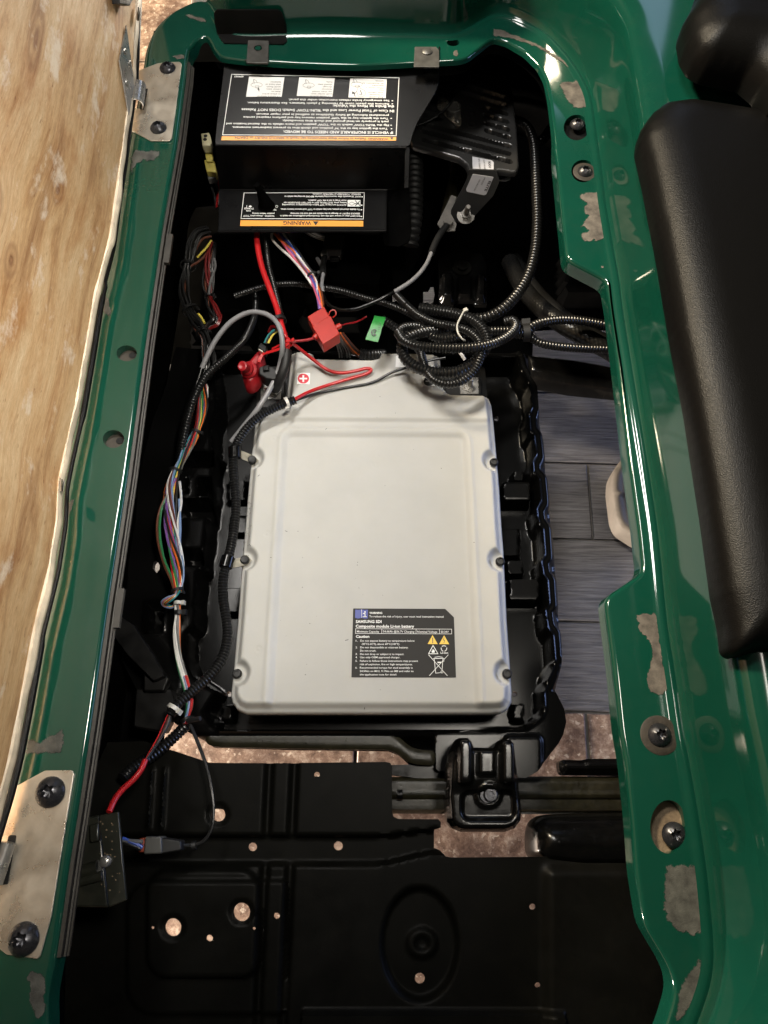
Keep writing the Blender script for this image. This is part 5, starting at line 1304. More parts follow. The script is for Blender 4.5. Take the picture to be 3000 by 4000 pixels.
# ============================================================ small electrical parts
def nbox(name, quad_px, z, th, m, parent=None, loc=None, bevel=.0012, r=0): return plate(name, quad_px, zplane(z), 0, th, m, parent, loc, bevel=bevel, r=r)
def build_fuse():
    root = thing('fuse_holder', P(1262, 1270, -.215), 'red square inline fuse holder hanging on the coloured wires above the battery', 'fuse holder')
    nbox('cap', [(1201, 1236), (1266, 1197), (1288, 1237), (1222, 1275)], -.185, .022, M['red_plastic'], root)
    nbox('holder_body', [(1219, 1274), (1291, 1232), (1327, 1304), (1261, 1344)], -.182, .026, M['red_plastic'], root)
    line = MB(); pl = zplane(-.182)
    for p in (((1229, 1280), (1290, 1246)), ((1229, 1280), (1262, 1336)),): pass
    MB().tube([P(1255, 1290, -.190), P(1228, 1322, -.192)], .0055, 14).obj('spout', M['red_plastic'], root); MB().tube([P(1310, 1282, -.190), P(1330, 1272, -.190)], .0050, 14).obj('spout', M['red_plastic'], root)
    mb = MB(); mb.tube(spline([P(1282, 1236, -.186), P(1292, 1214, -.180), P(1308, 1212, -.180), P(1312, 1230, -.182), P(1300, 1240, -.186)], .003), .0012, 6); mb.obj('retaining_loop', M['red_plastic'], root)
build_fuse()
def build_boot():
    root = thing('terminal_boot', P(985, 1440, -.26), 'dark red rubber terminal boot with a nozzle, left of the battery top corner', 'boot')
    q = [(1005, 1355), (1032, 1384), (1016, 1430), (1013, 1467), (998, 1488), (978, 1501), (953, 1498), (940, 1446), (952, 1418), (975, 1390)]
    poly = fillet(toxy(q, -.235), .004)
    def zf(X, Y):
        d = np.maximum(sdist(poly, X, Y), 0); return -.235 - .012*(1-sstep(0, .008, d))
    sheet('boot_body', poly, zf, M['red_dark'], root, step=.003, edge_step=.003, thick=.02, smooth=80)
    a = P(978, 1448, -.236); b = P(944, 1428, -.200); d = (b-a).normalized()
    MB().lathe(a, d, [(.0155, -.004), (.0150, .008), (.0110, .011), (.0108, .016), (.0082, .019), (.0078, .033), (.0085, .034), (.0085, .0365), (.006, .038), (.001, .036)], 24).obj('nozzle', M['red_dark'], root)
    mb = MB()
    def ribbon(pts, w):
        p = spline([P(*q) for q in pts], .004)
        for s in range(len(p)-1):
            t = (p[s+1]-p[s]).normalized(); sd = Vector((t.y, -t.x, 0)).normalized()*w/2
            q = [p[s]-sd, p[s]+sd, p[s+1]+sd, p[s+1]-sd]; mb.hexa(q, [x+Vector((0, 0, .0012)) for x in q])
    ribbon([(1018, 1424, -.222), (1012, 1416, -.215), (1026, 1386, -.212), (1060, 1374, -.205), (1096, 1362, -.197), (1130, 1340, -.190)], .0055)
    ribbon([(1062, 1364, -.210), (1090, 1350, -.200), (1108, 1340, -.196)], .004)
    mb.obj('strap', M['red'], root)
    tie_mb(P(1126, 1341, -.196), P(1126, 1341, -.196)-P(1115, 1300, -.196), .0072, .005, .0016, (1, .4, .3)).obj('red_tie', M['red'], root)
build_boot()
def build_conns():
    r1 = thing('plug', P(1050, 1455, -.26), 'black two part plug tucked between the red boot and the battery stud', 'plug')
    nbox('plug_body', [(1012, 1432), (1048, 1424), (1084, 1444), (1078, 1482), (1040, 1478), (1012, 1460)], -.225, .03, M['rubber'], r1, bevel=.002); nbox('latch', [(1028, 1428), (1052, 1424), (1050, 1444), (1026, 1446)], -.219, .006, M['black'], r1)
    r2 = thing('plug', P(1022, 1352, -.25), 'black plug with teal, white and yellow wires above the red boot', 'plug')
    nbox('plug_body', [(1018, 1336), (1044, 1352), (1036, 1374), (1004, 1356)], -.205, .02, M['black'], r2, bevel=.002); nbox('latch', [(1012, 1356), (1030, 1366), (1026, 1376), (1008, 1366)], -.207, .01, M['zinc'], r2)
    for c, a, b in (('teal', (1034, 1340), (1074, 1288)), ('black', (1038, 1342), (1080, 1290)), ('white', (1042, 1338), (1084, 1284)), ('yellow', (1048, 1340), (1090, 1288))):
        m = ((a[0]+b[0])/2-4, (a[1]+b[1])/2-6)
        cable_mb([P(*a, -.212), P(*m, -.205), P(*b, -.200)], .0022, 8).obj('wire', M['wire'][c], r2)
    r3 = thing('plug', P(808, 560, -.2), 'ivory and yellow two pin plug standing beside the black cover', 'plug')
    d = (P(812, 590, -.15)-P(803, 535, -.12))
    nbox('plug_head', [(784, 520), (818, 516), (826, 546), (824, 566), (790, 568)], -.115, .018, M['ivory'], r3, bevel=.002)
    for c in ((803, 531), (801, 545)): p = P(*c, -.1148); MB().cyl(p, p+Vector((0, 0, .0004)), .0036, n=16).obj('pin_hole', M['hidden'], r3)
    nbox('plug_neck', [(794, 566), (824, 562), (832, 628), (806, 630)], -.135, .016, M['yellowplastic'], r3, bevel=.002); nbox('plug_body', [(796, 622), (838, 628), (846, 672), (806, 668)], -.140, .02, M['yellowplastic'], r3, bevel=.002)
    nbox('grip', [(806, 670), (844, 676), (848, 690), (812, 700)], -.152, .014, M['greyconn'], r3, bevel=.002)
    for c, q in (('grey', [(832, 690), (846, 722), (858, 760), (856, 800)]), ('red', [(846, 700), (856, 730), (852, 762), (846, 810)]), ('black', [(820, 692), (826, 730), (838, 770), (845, 820)])):
        cable_mb([P(u, v, -.17-.0003*(v-690)) for u, v in q], .0026, 8).obj('wire', M['wire'][c], r3)
    r4 = thing('fabric_tag', P(1466, 1280, -.22), 'small bright green tag with a printed black mark on a corrugated cable', 'tag')
    g = MB(); rows = [((1463, 1232, -.195), (1508, 1240, -.195)), ((1458, 1248, -.188), (1502, 1255, -.188)), ((1450, 1268, -.189), (1494, 1276, -.188)), ((1438, 1298, -.192), (1485, 1308, -.190)), ((1427, 1326, -.196), (1476, 1336, -.194))]
    vs = [P(*p) for r in rows for p in r]; vs += [v-Vector((0, 0, .0008)) for v in vs]
    g.add(vs, [(2*i, 2*i+2, 2*i+3, 2*i+1) for i in range(4)] + [(10+2*i+1, 10+2*i+3, 10+2*i+2, 10+2*i) for i in range(4)] + [(0, 1, 11, 10), (9, 8, 18, 19)] + [(2*i+2, 2*i, 10+2*i, 12+2*i) for i in range(4)] + [(2*i+1, 2*i+3, 13+2*i, 11+2*i) for i in range(4)])
    g.obj('tag_strip', M['greentape'], r4)
    tp = plane3(P(1450, 1268, -.188), P(1494, 1276, -.187), P(1436, 1310, -.1915)); k = MB()
    line_mb(k, [(1462+11*math.cos(a*.5), 1298+11*math.sin(a*.5)) for a in range(2, 12)], 3.2, tp, .0012); line_mb(k, [(1454, 1300), (1466, 1292), (1462, 1308)], 2.5, tp, .0012)
    for i in range(5): line_mb(k, [(1480-i*1.5, 1262+i*8), (1488-i*1.5, 1263+i*8)], 1.2, tp, .0012)
    k.obj('printed_mark', M['inkblack'], r4, smooth=0)
    # box on the left of the pan
    r5 = thing('relay_box', P(400, 3360, -.16), 'dusty smoked black box fixed below the lower left rim', 'box')
    nbox('front_plate', [(386, 3184), (462, 3171), (493, 3516), (424, 3545)], -.105, .006, M['smoke'], r5, bevel=.001); nbox('box_body', [(286, 3206), (390, 3183), (424, 3545), (240, 3545)], -.112, .06, M['smoke'], r5, bevel=.003)
    nbox('raised_block', [(346, 3222), (384, 3214), (386, 3286), (350, 3292)], -.104, .01, M['smoke'], r5, bevel=.002)
    for a, b, rr in (((275, 3420), (384, 3388), .008), ((262, 3455), (400, 3420), .006)): MB().tube([P(*a, -.110), P(*b, -.110)], rr, 14).obj('ridge', M['smoke'], r5)
    MB().lathe(P(414, 3364, -.104), (0, 0, 1), [(.0068, 0), (.0064, .004), (.004, .006), (.001, .0064)], 20).obj('rivet', M['steel'], r5)
    rnd = random.Random(2); ch = MB()
    for _ in range(26):
        u, v = rnd.uniform(390, 470), rnd.uniform(3200, 3500); q = [PP(u+dx*rnd.uniform(1, 4), v+dy*rnd.uniform(1, 4), zplane(-.1046)) for dx, dy in ((-1, -1), (1, -1), (1, 1), (-1, 1))]; ch.add(q, [(3, 2, 1, 0)])
    w = ch.obj('wood_dust', M['dirt'], r5, smooth=0); w['kind'] = 'stuff'
    r6 = thing('plug', P(620, 3300, -.26), 'grey plug with an orange seal and blue wires, low on the left', 'plug')
    nbox('plug_body', [(566, 3268), (630, 3268), (632, 3334), (560, 3338)], -.225, .03, M['greyconn'], r6, bevel=.002); nbox('orange_seal', [(544, 3276), (566, 3270), (562, 3328), (540, 3330)], -.228, .02, M['orangeplastic'], r6)
    nbox('plug_socket', [(630, 3272), (706, 3284), (708, 3322), (632, 3336)], -.230, .025, M['rubber'], r6, bevel=.002)
    for c, q in (('grey', [(474, 3282), (510, 3286), (556, 3288)]), ('blue', [(478, 3276), (515, 3290), (556, 3310)]), ('black', [(474, 3290), (510, 3300), (550, 3316)])):
        cable_mb([P(u, v, -.20) for u, v in q], .0028, 8).obj('wire', M['wire'][c], r6)
    # small block with bolt left of the upright
    r7 = thing('solenoid', P(1330, 960, -.33), 'black solenoid with a small hex bolt under the cover edge', 'solenoid')
    nbox('solenoid_body', [(1180, 915), (1500, 915), (1480, 1110), (1300, 1100), (1250, 1000)], -.32, .05, M['liner'], r7); nbox('terminal_cap', [(1262, 918), (1345, 918), (1335, 975), (1262, 975)], -.275, .03, M['rubber'], r7, bevel=.002)
    mb = MB(); hexbolt(mb, P(1268, 1003, -.285), .0075, .012); mb.obj('hex_bolt', M['steel'], r7)
    MB().tube([P(1290, 1012, -.285), P(1325, 1013, -.285)], .006, 12).obj('terminal_post', M['gloss'], r7)
build_conns()
# ============================================================ cables
def solo(name, mb, m, path, label, cat='cable', group=None):
    o = mb.obj(name, m, None, path[len(path)//2]); return tag(o, label, cat, group)
def cable(pts, r, m, label, z=None, name='cable', cat='cable', n=12): p = px(pts, z); return solo(name, cable_mb(p, r, n), m, p, label, cat)
def loom(pts, r, label, z=None, pitch=.0052, n=14, depth=.22, m=None): p = px(pts, z); return solo('corrugated_hose', loom_mb(p, r, pitch, depth, n), m or M['loom'], p, label, 'hose')

# thick red battery cable, sleeve, ties
red = thing('battery_cable', P(1060, 1130, -.21), 'thick red cable running from the black cover down to the battery stud', 'cable')
p = px([(1000, 890, -.185), (1006, 960, -.19), (1022, 1040, -.193), (1052, 1125, -.195), (1080, 1200, -.197), (1100, 1270, -.197), (1116, 1330, -.20), (1122, 1380, -.205)])
cable_mb(p, .0053, 14).obj('cable', M['red'], red)
p = px([(1120, 1368, -.205), (1117, 1410, -.21), (1102, 1460, -.22), (1086, 1500, -.235), (1074, 1520, -.25)]); cable_mb(p, .0084, 16).obj('sleeve', M['rubber'], red)
MB().tube([P(1086, 1505, -.250), P(1074, 1528, -.262)], [.006, .008], 14).obj('lug', M['steel'], red)
tie_mb(P(1088, 1254, -.198), P(1098, 1284, -.198)-P(1086, 1254, -.198), .0125, .007, .0014, (-1, .1, .3)).obj('cable_tie', M['rubber'], red)
loom([(1030, 890, -.20), (1040, 960, -.205), (1050, 1040, -.208), (1068, 1110, -.21), (1086, 1180, -.213), (1098, 1240, -.216), (1100, 1300, -.23)], .0054, 'thin black corrugated hose close beside the thick red cable')
# grey cables
_g = [(1240, 1010, -.27), (1262, 1055, -.25), (1258, 1120, -.21), (1275, 1180, -.20), (1320, 1208, -.195), (1385, 1208, -.19), (1450, 1185, -.185), (1530, 1145, -.18), (1610, 1095, -.18), (1660, 1040, -.185), (1690, 975, -.195)]
gc = thing('battery_cable', P(1385, 1208, -.19), 'grey cable with a frayed black middle, curving from the solenoid to the bus bar bolt', 'cable')
_sp = spline(px(_g), .005); _n = len(_sp); MB().tube(_sp[:int(_n*.36)], .0037, 12).obj('cable', M['grey_ins'], gc); MB().tube(_sp[int(_n*.36)-1:int(_n*.72)], .0036, 12).obj('shrink_sleeve', M['gloss'], gc); MB().tube(_sp[int(_n*.72)-1:], .0037, 12).obj('cable', M['grey_ins'], gc)
p = px([(1684, 990, -.194), (1700, 950, -.20), (1722, 910, -.21), (1745, 882, -.219)]); solo('cable_boot', cable_mb(p, .0062, 12), M['rubber'], p, 'black heat shrink boot on the cable at the bus bar', 'sleeve')
p = px([(1262, 1070, -.240), (1262, 1030, -.262), (1268, 1006, -.275)]); solo('cable_boot', cable_mb(p, .0060, 12), M['rubber'], p, 'short black sleeve at the solenoid bolt end of a cable', 'sleeve')
cable([(905, 1724, -.285), (950, 1668, -.265), (1010, 1592, -.243), (1060, 1510, -.236), (1092, 1430, -.222), (1103, 1360, -.192), (1098, 1300, -.180), (1075, 1252, -.180), (1030, 1224, -.185), (975, 1220, -.19), (905, 1255, -.20), (850, 1318, -.215), (810, 1390, -.23), (788, 1440, -.24)], .0045, M['grey_ins'], 'long grey cable arching over beside the red boot and battery stud')
cable([(788, 1438, -.240), (768, 1500, -.25), (735, 1590, -.265), (712, 1680, -.275), (700, 1760, -.285), (690, 1850, -.30)], .0052, M['gloss'], 'glossy black cable along the far left of the tray')
loom([(1000, 1130, -.33), (1000, 1200, -.31), (985, 1265, -.28), (950, 1330, -.255), (880, 1400, -.245), (812, 1460, -.245), (765, 1540, -.25), (738, 1620, -.26), (716, 1720, -.275), (704, 1800, -.29)], .0068, 'black corrugated hose curving down the left beside the loose wires')
loom([(918, 1155, -.30), (1000, 1128, -.285), (1080, 1112, -.27), (1150, 1108, -.26), (1230, 1118, -.25), (1330, 1135, -.24), (1430, 1165, -.235), (1520, 1190, -.23), (1600, 1225, -.225), (1660, 1265, -.22), (1700, 1300, -.225)], .0060, 'slim corrugated hose crossing behind the red fuse holder', )
# long hose down the left of the battery
main = px([(1152, 1562, -.238), (1122, 1574, -.238), (1080, 1590, -.238), (1020, 1622, -.242), (965, 1672, -.25), (925, 1735, -.262), (912, 1800, -.268), (916, 1880, -.272), (922, 1960, -.275), (916, 2050, -.275), (905, 2120, -.272), (888, 2190, -.268), (872, 2260, -.272), (872, 2340, -.275), (884, 2420, -.275), (888, 2490, -.272), (868, 2570, -.265), (818, 2640, -.255), (750, 2700, -.245), (690, 2755, -.235), (664, 2792, -.232)])
h = thing('corrugated_hose', main[10], 'long black corrugated hose running down the left side of the white battery', 'hose')
loom_mb(main, .0082, .0050, .24, 18).obj('hose', M['loom'], h)
MB().tube([main[0]+(main[1]-main[0])*.12, main[0]-(main[1]-main[0])*.02], .0070, 18).obj('hose_mouth', M['hidden'], h)
tie_mb(P(1122, 1574, -.238), main[1]-main[0], .0096, .0055, .0012, (.1, -.9, .1)).obj('clear_tie', M['clear'], h)
tie_mb(P(680, 2768, -.234), main[-1]-main[-2], .0096, .006, .0014, (.9, -.5, .5)).obj('grey_tie', M['clear'], h)
M['clamptab'] = mat('grimy_tab', (.20, .185, .14), .5, var=.4, vscale=90)
def clamp(c, tang, bolt, label):
    r = thing('hose_clamp', c, label, 'clamp'); tie_mb(c, tang, .0096, .0185, .0014).obj('band', M['gloss'], r)
    b = P(bolt[0], bolt[1], ZB-.0115); s = 1
    a = c + Vector((.009, 0, -.008)); w = Vector((0, .0078, 0)); t = Vector((0, 0, .0018))
    q = [a-w, b+Vector((.004, 0, 0))-w, b+Vector((.011, 0, 0)), b+Vector((.004, 0, 0))+w, a+w]
    MB().hexa(q, [x+t for x in q]).obj('tab', M['clamptab'], r); MB().lathe(b+t, (0, 0, 1), [(.0078, 0), (.0072, .005), (.0055, .0062), (.001, .0055)], 24).obj('bolt', M['rubber'], r)
clamp(P(917, 1768, -.266), P(917, 1800, -.268)-P(917, 1735, -.262), (986, 1800), 'shiny black hose clamp at the upper left battery bolt')
clamp(P(886, 2196, -.268), P(872, 2240, -.27)-P(896, 2150, -.27), (958, 2190), 'shiny black hose clamp at the middle left battery bolt')
# thin wires on the battery
cable([(1120, 1574, -.238), (1150, 1560, -.238), (1205, 1532, -.250), (1280, 1505, -.256), (1380, 1475, -.257), (1440, 1456, -.257), (1451, 1444, -.256), (1436, 1439, -.255), (1390, 1449, -.254), (1330, 1457, -.253), (1280, 1445, -.250), (1220, 1402, -.246), (1165, 1358, -.22), (1130, 1330, -.195), (1105, 1300, -.186), (1085, 1278, -.19), (1062, 1276, -.205), (1052, 1296, -.225)], .0031, M['red'], 'thin red wire looping over the white battery top', name='wire', cat='wire')
cable([(1120, 1576, -.240), (1160, 1562, -.244), (1240, 1536, -.258), (1340, 1516, -.262), (1440, 1498, -.262), (1475, 1485, -.260), (1530, 1455, -.256), (1600, 1432, -.25), (1680, 1408, -.245), (1740, 1398, -.24)], .0024, M['wire']['black'], 'thin black wire crossing the white battery top', name='wire', cat='wire')
cable([(1236, 1318, -.192), (1200, 1328, -.195), (1160, 1332, -.197), (1132, 1332, -.197), (1120, 1325, -.200)], .0024, M['red_dark'], 'short dark red wire from the fuse holder to the red tie', name='wire', cat='wire')
cable([(1326, 1274, -.19), (1350, 1266, -.20), (1390, 1258, -.21), (1420, 1244, -.215), (1432, 1236, -.215)], .0016, M['red_dark'], 'very thin dark red wire from the fuse holder to the green tag', name='wire', cat='wire')

def twist(path, cols, spread, r, turns=1.0, seed=0, name='wire', parent=None, step=.008):
    """wires round a common path; spread(t) = bundle radius"""
    rnd = random.Random(seed); c = resample(spline(path, .006), step); n = len(c)
    for k, col in enumerate(cols):
        a0 = 2*math.pi*k/len(cols) + rnd.uniform(-.4, .4); rr = rnd.uniform(.45, 1.0); tw = turns*2*math.pi*rnd.uniform(.8, 1.2); ph = rnd.uniform(0, 6); pts = []
        for i, q in enumerate(c):
            t = i/(n-1); tg = (c[min(i+1, n-1)]-c[max(i-1, 0)]).normalized(); sd = Vector((tg.y, -tg.x, 0)).normalized(); up = sd.cross(tg)
            a = a0 + tw*t; s = spread(t)*rr*(1+.18*math.sin(7*t+ph)); pts.append(q + sd*math.cos(a)*s + up*math.sin(a)*s*.7)
        MB().tube(spline(pts, .006), r, 8).obj(name, M['wire'][col], parent)
def bump_spread(lo, hi, knots):
    """tight at the knots (0..1), open between"""
    def f(t):
        d = min(abs(t-k) for k in knots); return lo + (hi-lo)*min(1, d/.12)**.8
    return f
# bright harness on the left
H1 = thing('wire_harness', P(690, 2000, -.30), 'loose bundle of brightly coloured wires with black ties down the left side', 'wires')
path = px([(795, 1500, -.30), (792, 1560, -.295), (780, 1640, -.29), (760, 1700, -.285), (725, 1770, -.28), (688, 1845, -.275), (668, 1900, -.272), (662, 1980, -.27), (668, 2060, -.27), (678, 2140, -.27), (690, 2220, -.27), (697, 2312, -.268)])
twist(path, ['red', 'grey', 'green', 'yellow', 'black', 'orange', 'purple', 'red', 'white', 'lightblue', 'pink', 'teal', 'brown', 'red', 'yellow', 'black'], bump_spread(.0055, .0110, (0, .24, .42, 1.0)), .0019, 1.1, 4, parent=H1)
for q, d in (((768, 1688, -.285), (755, 1720, -.285)), ((683, 1838, -.275), (668, 1880, -.273)), ((693, 2306, -.268), (697, 2330, -.268))):
    tie_mb(P(*q), P(*d)-P(*q), .0088, .0042, .0012, (1, -.3, .2)).obj('cable_tie', M['rubber'], H1)
# stray wires bowing out to the left
for col, q in (('green', [(676, 1890), (632, 1990), (624, 2080), (640, 2180), (668, 2250), (686, 2310)]), ('brown', [(672, 1890), (622, 2000), (614, 2090), (640, 2200), (670, 2270), (684, 2318)]), ('purple', [(686, 1868), (655, 1950), (644, 2040), (660, 2130), (682, 2200), (688, 2310)]), ('lightblue', [(700, 1950), (704, 2060), (702, 2140), (716, 2220), (712, 2280), (700, 2312)]), ('white', [(702, 1880), (708, 1960), (694, 2050), (704, 2150), (714, 2230), (700, 2310)])):
    MB().tube(spline(px(q, -.268), .006), .0022, 8).obj('wire', M['wire'][col], H1)
# the loop at the lower end
for i, col in enumerate(('lightblue', 'orange', 'purple', 'yellow', 'black', 'orange', 'teal')):
    k = i*3.2
    MB().tube(spline(px([(694+i*1.5, 2306, -.266), (684+i, 2324, -.262), (655+k*.8, 2334+k*.5, -.262), (633+k*.9, 2350+k*.3, -.27), (640+k*.6, 2366-k*.2, -.28), (672, 2372-k*.2, -.285), (694, 2356, -.285)]), .004), .0021, 8).obj('wire', M['wire'][col], H1)
H2 = thing('wire_harness', P(705, 2600, -.30), 'thin bundle of white, orange, red and green wires below the clear tie', 'wires')
path = px([(693, 2352, -.275), (694, 2400, -.275), (690, 2460, -.278), (695, 2540, -.285), (706, 2600, -.29), (722, 2660, -.295), (736, 2720, -.295), (738, 2760, -.290), (728, 2800, -.280)])
twist(path, ['white', 'white', 'grey', 'orange', 'red', 'black', 'green'], bump_spread(.003, .0055, (0, .12, 1)), .0021, .35, 9, parent=H2)
twist(px([(724, 2640, -.29), (740, 2700, -.288), (746, 2750, -.284), (736, 2790, -.28), (722, 2826, -.275)]), ['lightblue', 'red', 'orange'], lambda t: .003, .0022, .2, 3, parent=H2)
tie_mb(P(697, 2356, -.272), Vector((0, 1, 0)), .0062, .0055, .0012, (1, 0, .2)).obj('clear_tie', M['clear'], H2)
tie_mb(P(700, 2394, -.274), Vector((0, 1, 0)), .0066, .007, .0015, (1, 0, .2)).obj('cable_tie', M['rubber'], H2)
tie_mb(P(728, 2812, -.278), Vector((-.5, 1, 0)), .0068, .006, .0018, (1, .2, .2)).obj('cable_tie', M['rubber'], H2)
MB().tube(px([(735, 2816, -.27), (782, 2806, -.262)]), .0036, 8).obj('tie_tail', M['rubber'], H2)
# wire bundle to the fuse holder
H3 = thing('wire_harness', P(1150, 1050, -.22), 'white, orange, pink and blue wires running from the cover to the red fuse holder', 'wires')
for col, q in (('white', [(1100, 900), (1070, 900), (1062, 930), (1085, 960), (1140, 1010), (1190, 1070), (1224, 1120)]), ('pink', [(1085, 905), (1105, 950), (1150, 1010), (1195, 1070), (1222, 1112), (1240, 1160), (1256, 1205)]), ('orange', [(1066, 905), (1098, 940), (1150, 985), (1200, 1050), (1232, 1100), (1250, 1150), (1260, 1203)]), ('blue', [(1080, 905), (1118, 940), (1160, 990), (1208, 1055), (1226, 1098), (1244, 1150), (1252, 1206)]),
               ('white', [(1102, 905), (1130, 950), (1168, 1005), (1212, 1060), (1234, 1096), (1240, 1140), (1250, 1205)]), ('black', [(1110, 905), (1150, 960), (1190, 1020), (1225, 1070), (1240, 1098)]), ('brown', [(1092, 905), (1125, 960), (1165, 1020), (1206, 1075), (1240, 1110), (1256, 1150), (1262, 1200)]), ('purple', [(1095, 905), (1112, 950), (1155, 1005), (1200, 1062), (1225, 1105), (1238, 1150), (1248, 1208)])):
    MB().tube(spline([P(u, v, -.20 + .006*((k*7) % 3 - 1)*.4) for k, (u, v) in enumerate(q)], .005), .0024, 8).obj('wire', M['wire'][col], H3)
tie_mb(P(1222, 1079, -.200), P(1232, 1100, -.2)-P(1212, 1055, -.2), .0098, .0045, .0013, (1, .6, .1)).obj('cable_tie', M['rubber'], H3)
H4 = thing('wire_harness', P(1220, 925, -.27), 'pale grey wires bending out from under the edge of the black cover', 'wires')
for k in range(6):
    MB().tube(spline(px([(1180+k*9, 896+k, -.24), (1205+k*7, 915-k, -.25), (1235+k*4, 928-k*2, -.262), (1266, 938-k*3, -.27)]), .004), .0019, 8).obj('wire', M['wire'][('grey', 'white', 'grey', 'white', 'white', 'grey')[k]], H4)
H5 = thing('wire_harness', P(1330, 1360, -.30), 'thin grey and brown wires dropping behind the far edge of the battery', 'wires')
for k in range(9):
    a = 1300+k*5
    MB().tube(spline(px([(a, 1300, -.215), (a+12+k*2, 1335, -.235), (a+22+k*5, 1370, -.27), (a+26+k*(10 if k > 4 else 5), 1396, -.295)]), .005), .0016, 6).obj('wire', M['wire'][('grey', 'grey', 'black', 'grey', 'grey', 'brown', 'orange', 'black', 'brown')[k]], H5)
loom([(1408, 1382, -.275), (1440, 1386, -.275), (1475, 1384, -.28), (1500, 1384, -.29)], .010, 'short black corrugated end in the notch of the battery edge')
# dark wires in the upper left
H6 = thing('wire_harness', P(760, 1100, -.28), 'dark glossy wires with a few red and yellow ones, under the cover left corner', 'wires')
twist(px([(818, 905, -.24), (780, 915, -.235), (752, 960, -.24), (736, 1030, -.25), (722, 1100, -.26), (722, 1160, -.265), (740, 1215, -.27), (772, 1270, -.275), (800, 1310, -.28), (812, 1370, -.285), (818, 1430, -.29), (805, 1480, -.30)]), ['black', 'black', 'black', 'black', 'black', 'brown', 'black', 'black', 'black', 'black'], bump_spread(.007, .0115, (.3, .55, .75, 1)), .0021, .5, 6, parent=H6)
twist(px([(838, 950, -.235), (826, 1010, -.24), (818, 1070, -.25), (818, 1130, -.26), (820, 1180, -.265), (834, 1230, -.27), (842, 1255, -.27), (820, 1268, -.275), (800, 1290, -.28)]), ['darkred', 'darkred', 'black', 'grey', 'black', 'black', 'black', 'brown', 'black'], bump_spread(.004, .0115, (0, .58, 1)), .0022, .45, 5, parent=H6)
for col, q in (('yellow', [(826, 940), (800, 975), (770, 1005)]), ('brown', [(832, 950), (790, 1010), (745, 1040)]), ('yellow', [(775, 1225), (790, 1245), (800, 1262)]), ('grey', [(838, 955), (836, 1000), (842, 1040), (825, 1090), (815, 1150)])):
    MB().tube(spline(px(q, -.235), .005), .0022, 8).obj('wire', M['wire'][col], H6)
for q, d, r_ in (((735, 1038, -.25), (728, 1080, -.25), .014), ((742, 1210, -.268), (760, 1240, -.27), .014), ((818, 1160, -.263), (820, 1190, -.263), .008), ((792, 1300, -.28), (802, 1330, -.28), .012)): tie_mb(P(*q), P(*d)-P(*q), r_, .005, .0015, (1, 0, .3)).obj('cable_tie', M['rubber'], H6)
# coil of hoses over the battery's far right corner
loom([(1640, 1205, -.22), (1700, 1212, -.215), (1775, 1225, -.205), (1846, 1250, -.195), (1888, 1290, -.19), (1902, 1335, -.19), (1880, 1385, -.192), (1836, 1428, -.198), (1776, 1454, -.202), (1704, 1456, -.205), (1635, 1438, -.205), (1583, 1400, -.203), (1570, 1350, -.20), (1590, 1322, -.20), (1640, 1300, -.205), (1700, 1290, -.215), (1760, 1285, -.225)], .0102, 'thick corrugated hose coiled over the far right corner of the battery', pitch=.0060, n=20)
loom([(1548, 1150, -.24), (1580, 1185, -.225), (1630, 1228, -.21), (1700, 1262, -.20), (1775, 1275, -.192), (1836, 1298, -.184), (1872, 1335, -.18), (1878, 1390, -.18), (1850, 1448, -.185), (1800, 1490, -.19), (1745, 1500, -.195), (1690, 1480, -.20), (1658, 1430, -.21), (1642, 1375, -.22), (1600, 1320, -.23), (1530, 1270, -.23), (1490, 1245, -.225)], .0076, 'medium corrugated hose looping twice through the coil', pitch=.0052, n=16)
loom([(1556, 1300, -.185), (1578, 1330, -.176), (1628, 1350, -.17), (1700, 1358, -.168), (1790, 1360, -.168), (1870, 1354, -.168), (1945, 1335, -.172), (1995, 1305, -.178), (2016, 1272, -.185), (2004, 1252, -.19), (1975, 1256, -.198)], .0085, 'smooth looking corrugated hose lying across the front of the coil', pitch=.0054, n=18)
loom([(1556, 1302, -.190), (1575, 1280, -.195), (1640, 1278, -.205), (1700, 1318, -.212), (1760, 1320, -.21), (1830, 1300, -.205), (1900, 1294, -.20), (1960, 1292, -.20), (2030, 1292, -.20)], .0082, 'slim corrugated hose threaded behind the coil to the right', pitch=.0054, n=16)
loom([(1990, 468, -.20), (2030, 476, -.195), (2062, 500, -.19), (2082, 550, -.19), (2090, 640, -.19), (2096, 760, -.19), (2098, 880, -.19), (2090, 980, -.19), (2066, 1070, -.19), (2020, 1150, -.19), (1960, 1210, -.19), (1900, 1240, -.195), (1840, 1245, -.20), (1790, 1235, -.205)], .0100, 'fat corrugated hose dropping from the controller along the right side', pitch=.0068, n=18)
loom([(2010, 1300, -.20), (2060, 1290, -.20), (2072, 1280, -.198), (2110, 1262, -.198), (2180, 1250, -.20), (2260, 1252, -.205), (2340, 1265, -.21), (2440, 1290, -.22), (2560, 1330, -.24)], .0088, 'shiny corrugated hose running right under the green rim, the upper one', pitch=.0054, n=16)
loom([(2010, 1305, -.21), (2070, 1318, -.21), (2110, 1340, -.212), (2170, 1352, -.215), (2260, 1360, -.22), (2360, 1364, -.225), (2460, 1368, -.23), (2560, 1370, -.24)], .0078, 'shiny corrugated hose running right under the green rim, the lower one', pitch=.0054, n=16)
tie_mb(P(2052, 1300, -.203), Vector((1, .1, 0)), .014, .012, .002, (0, 1, .3)).obj('tape_wrap', M['rubber'], None, P(2052, 1300, -.21)); tag(bpy.context.scene.objects['tape_wrap'], 'black tape wrap where the right hand hoses branch apart', 'tape')
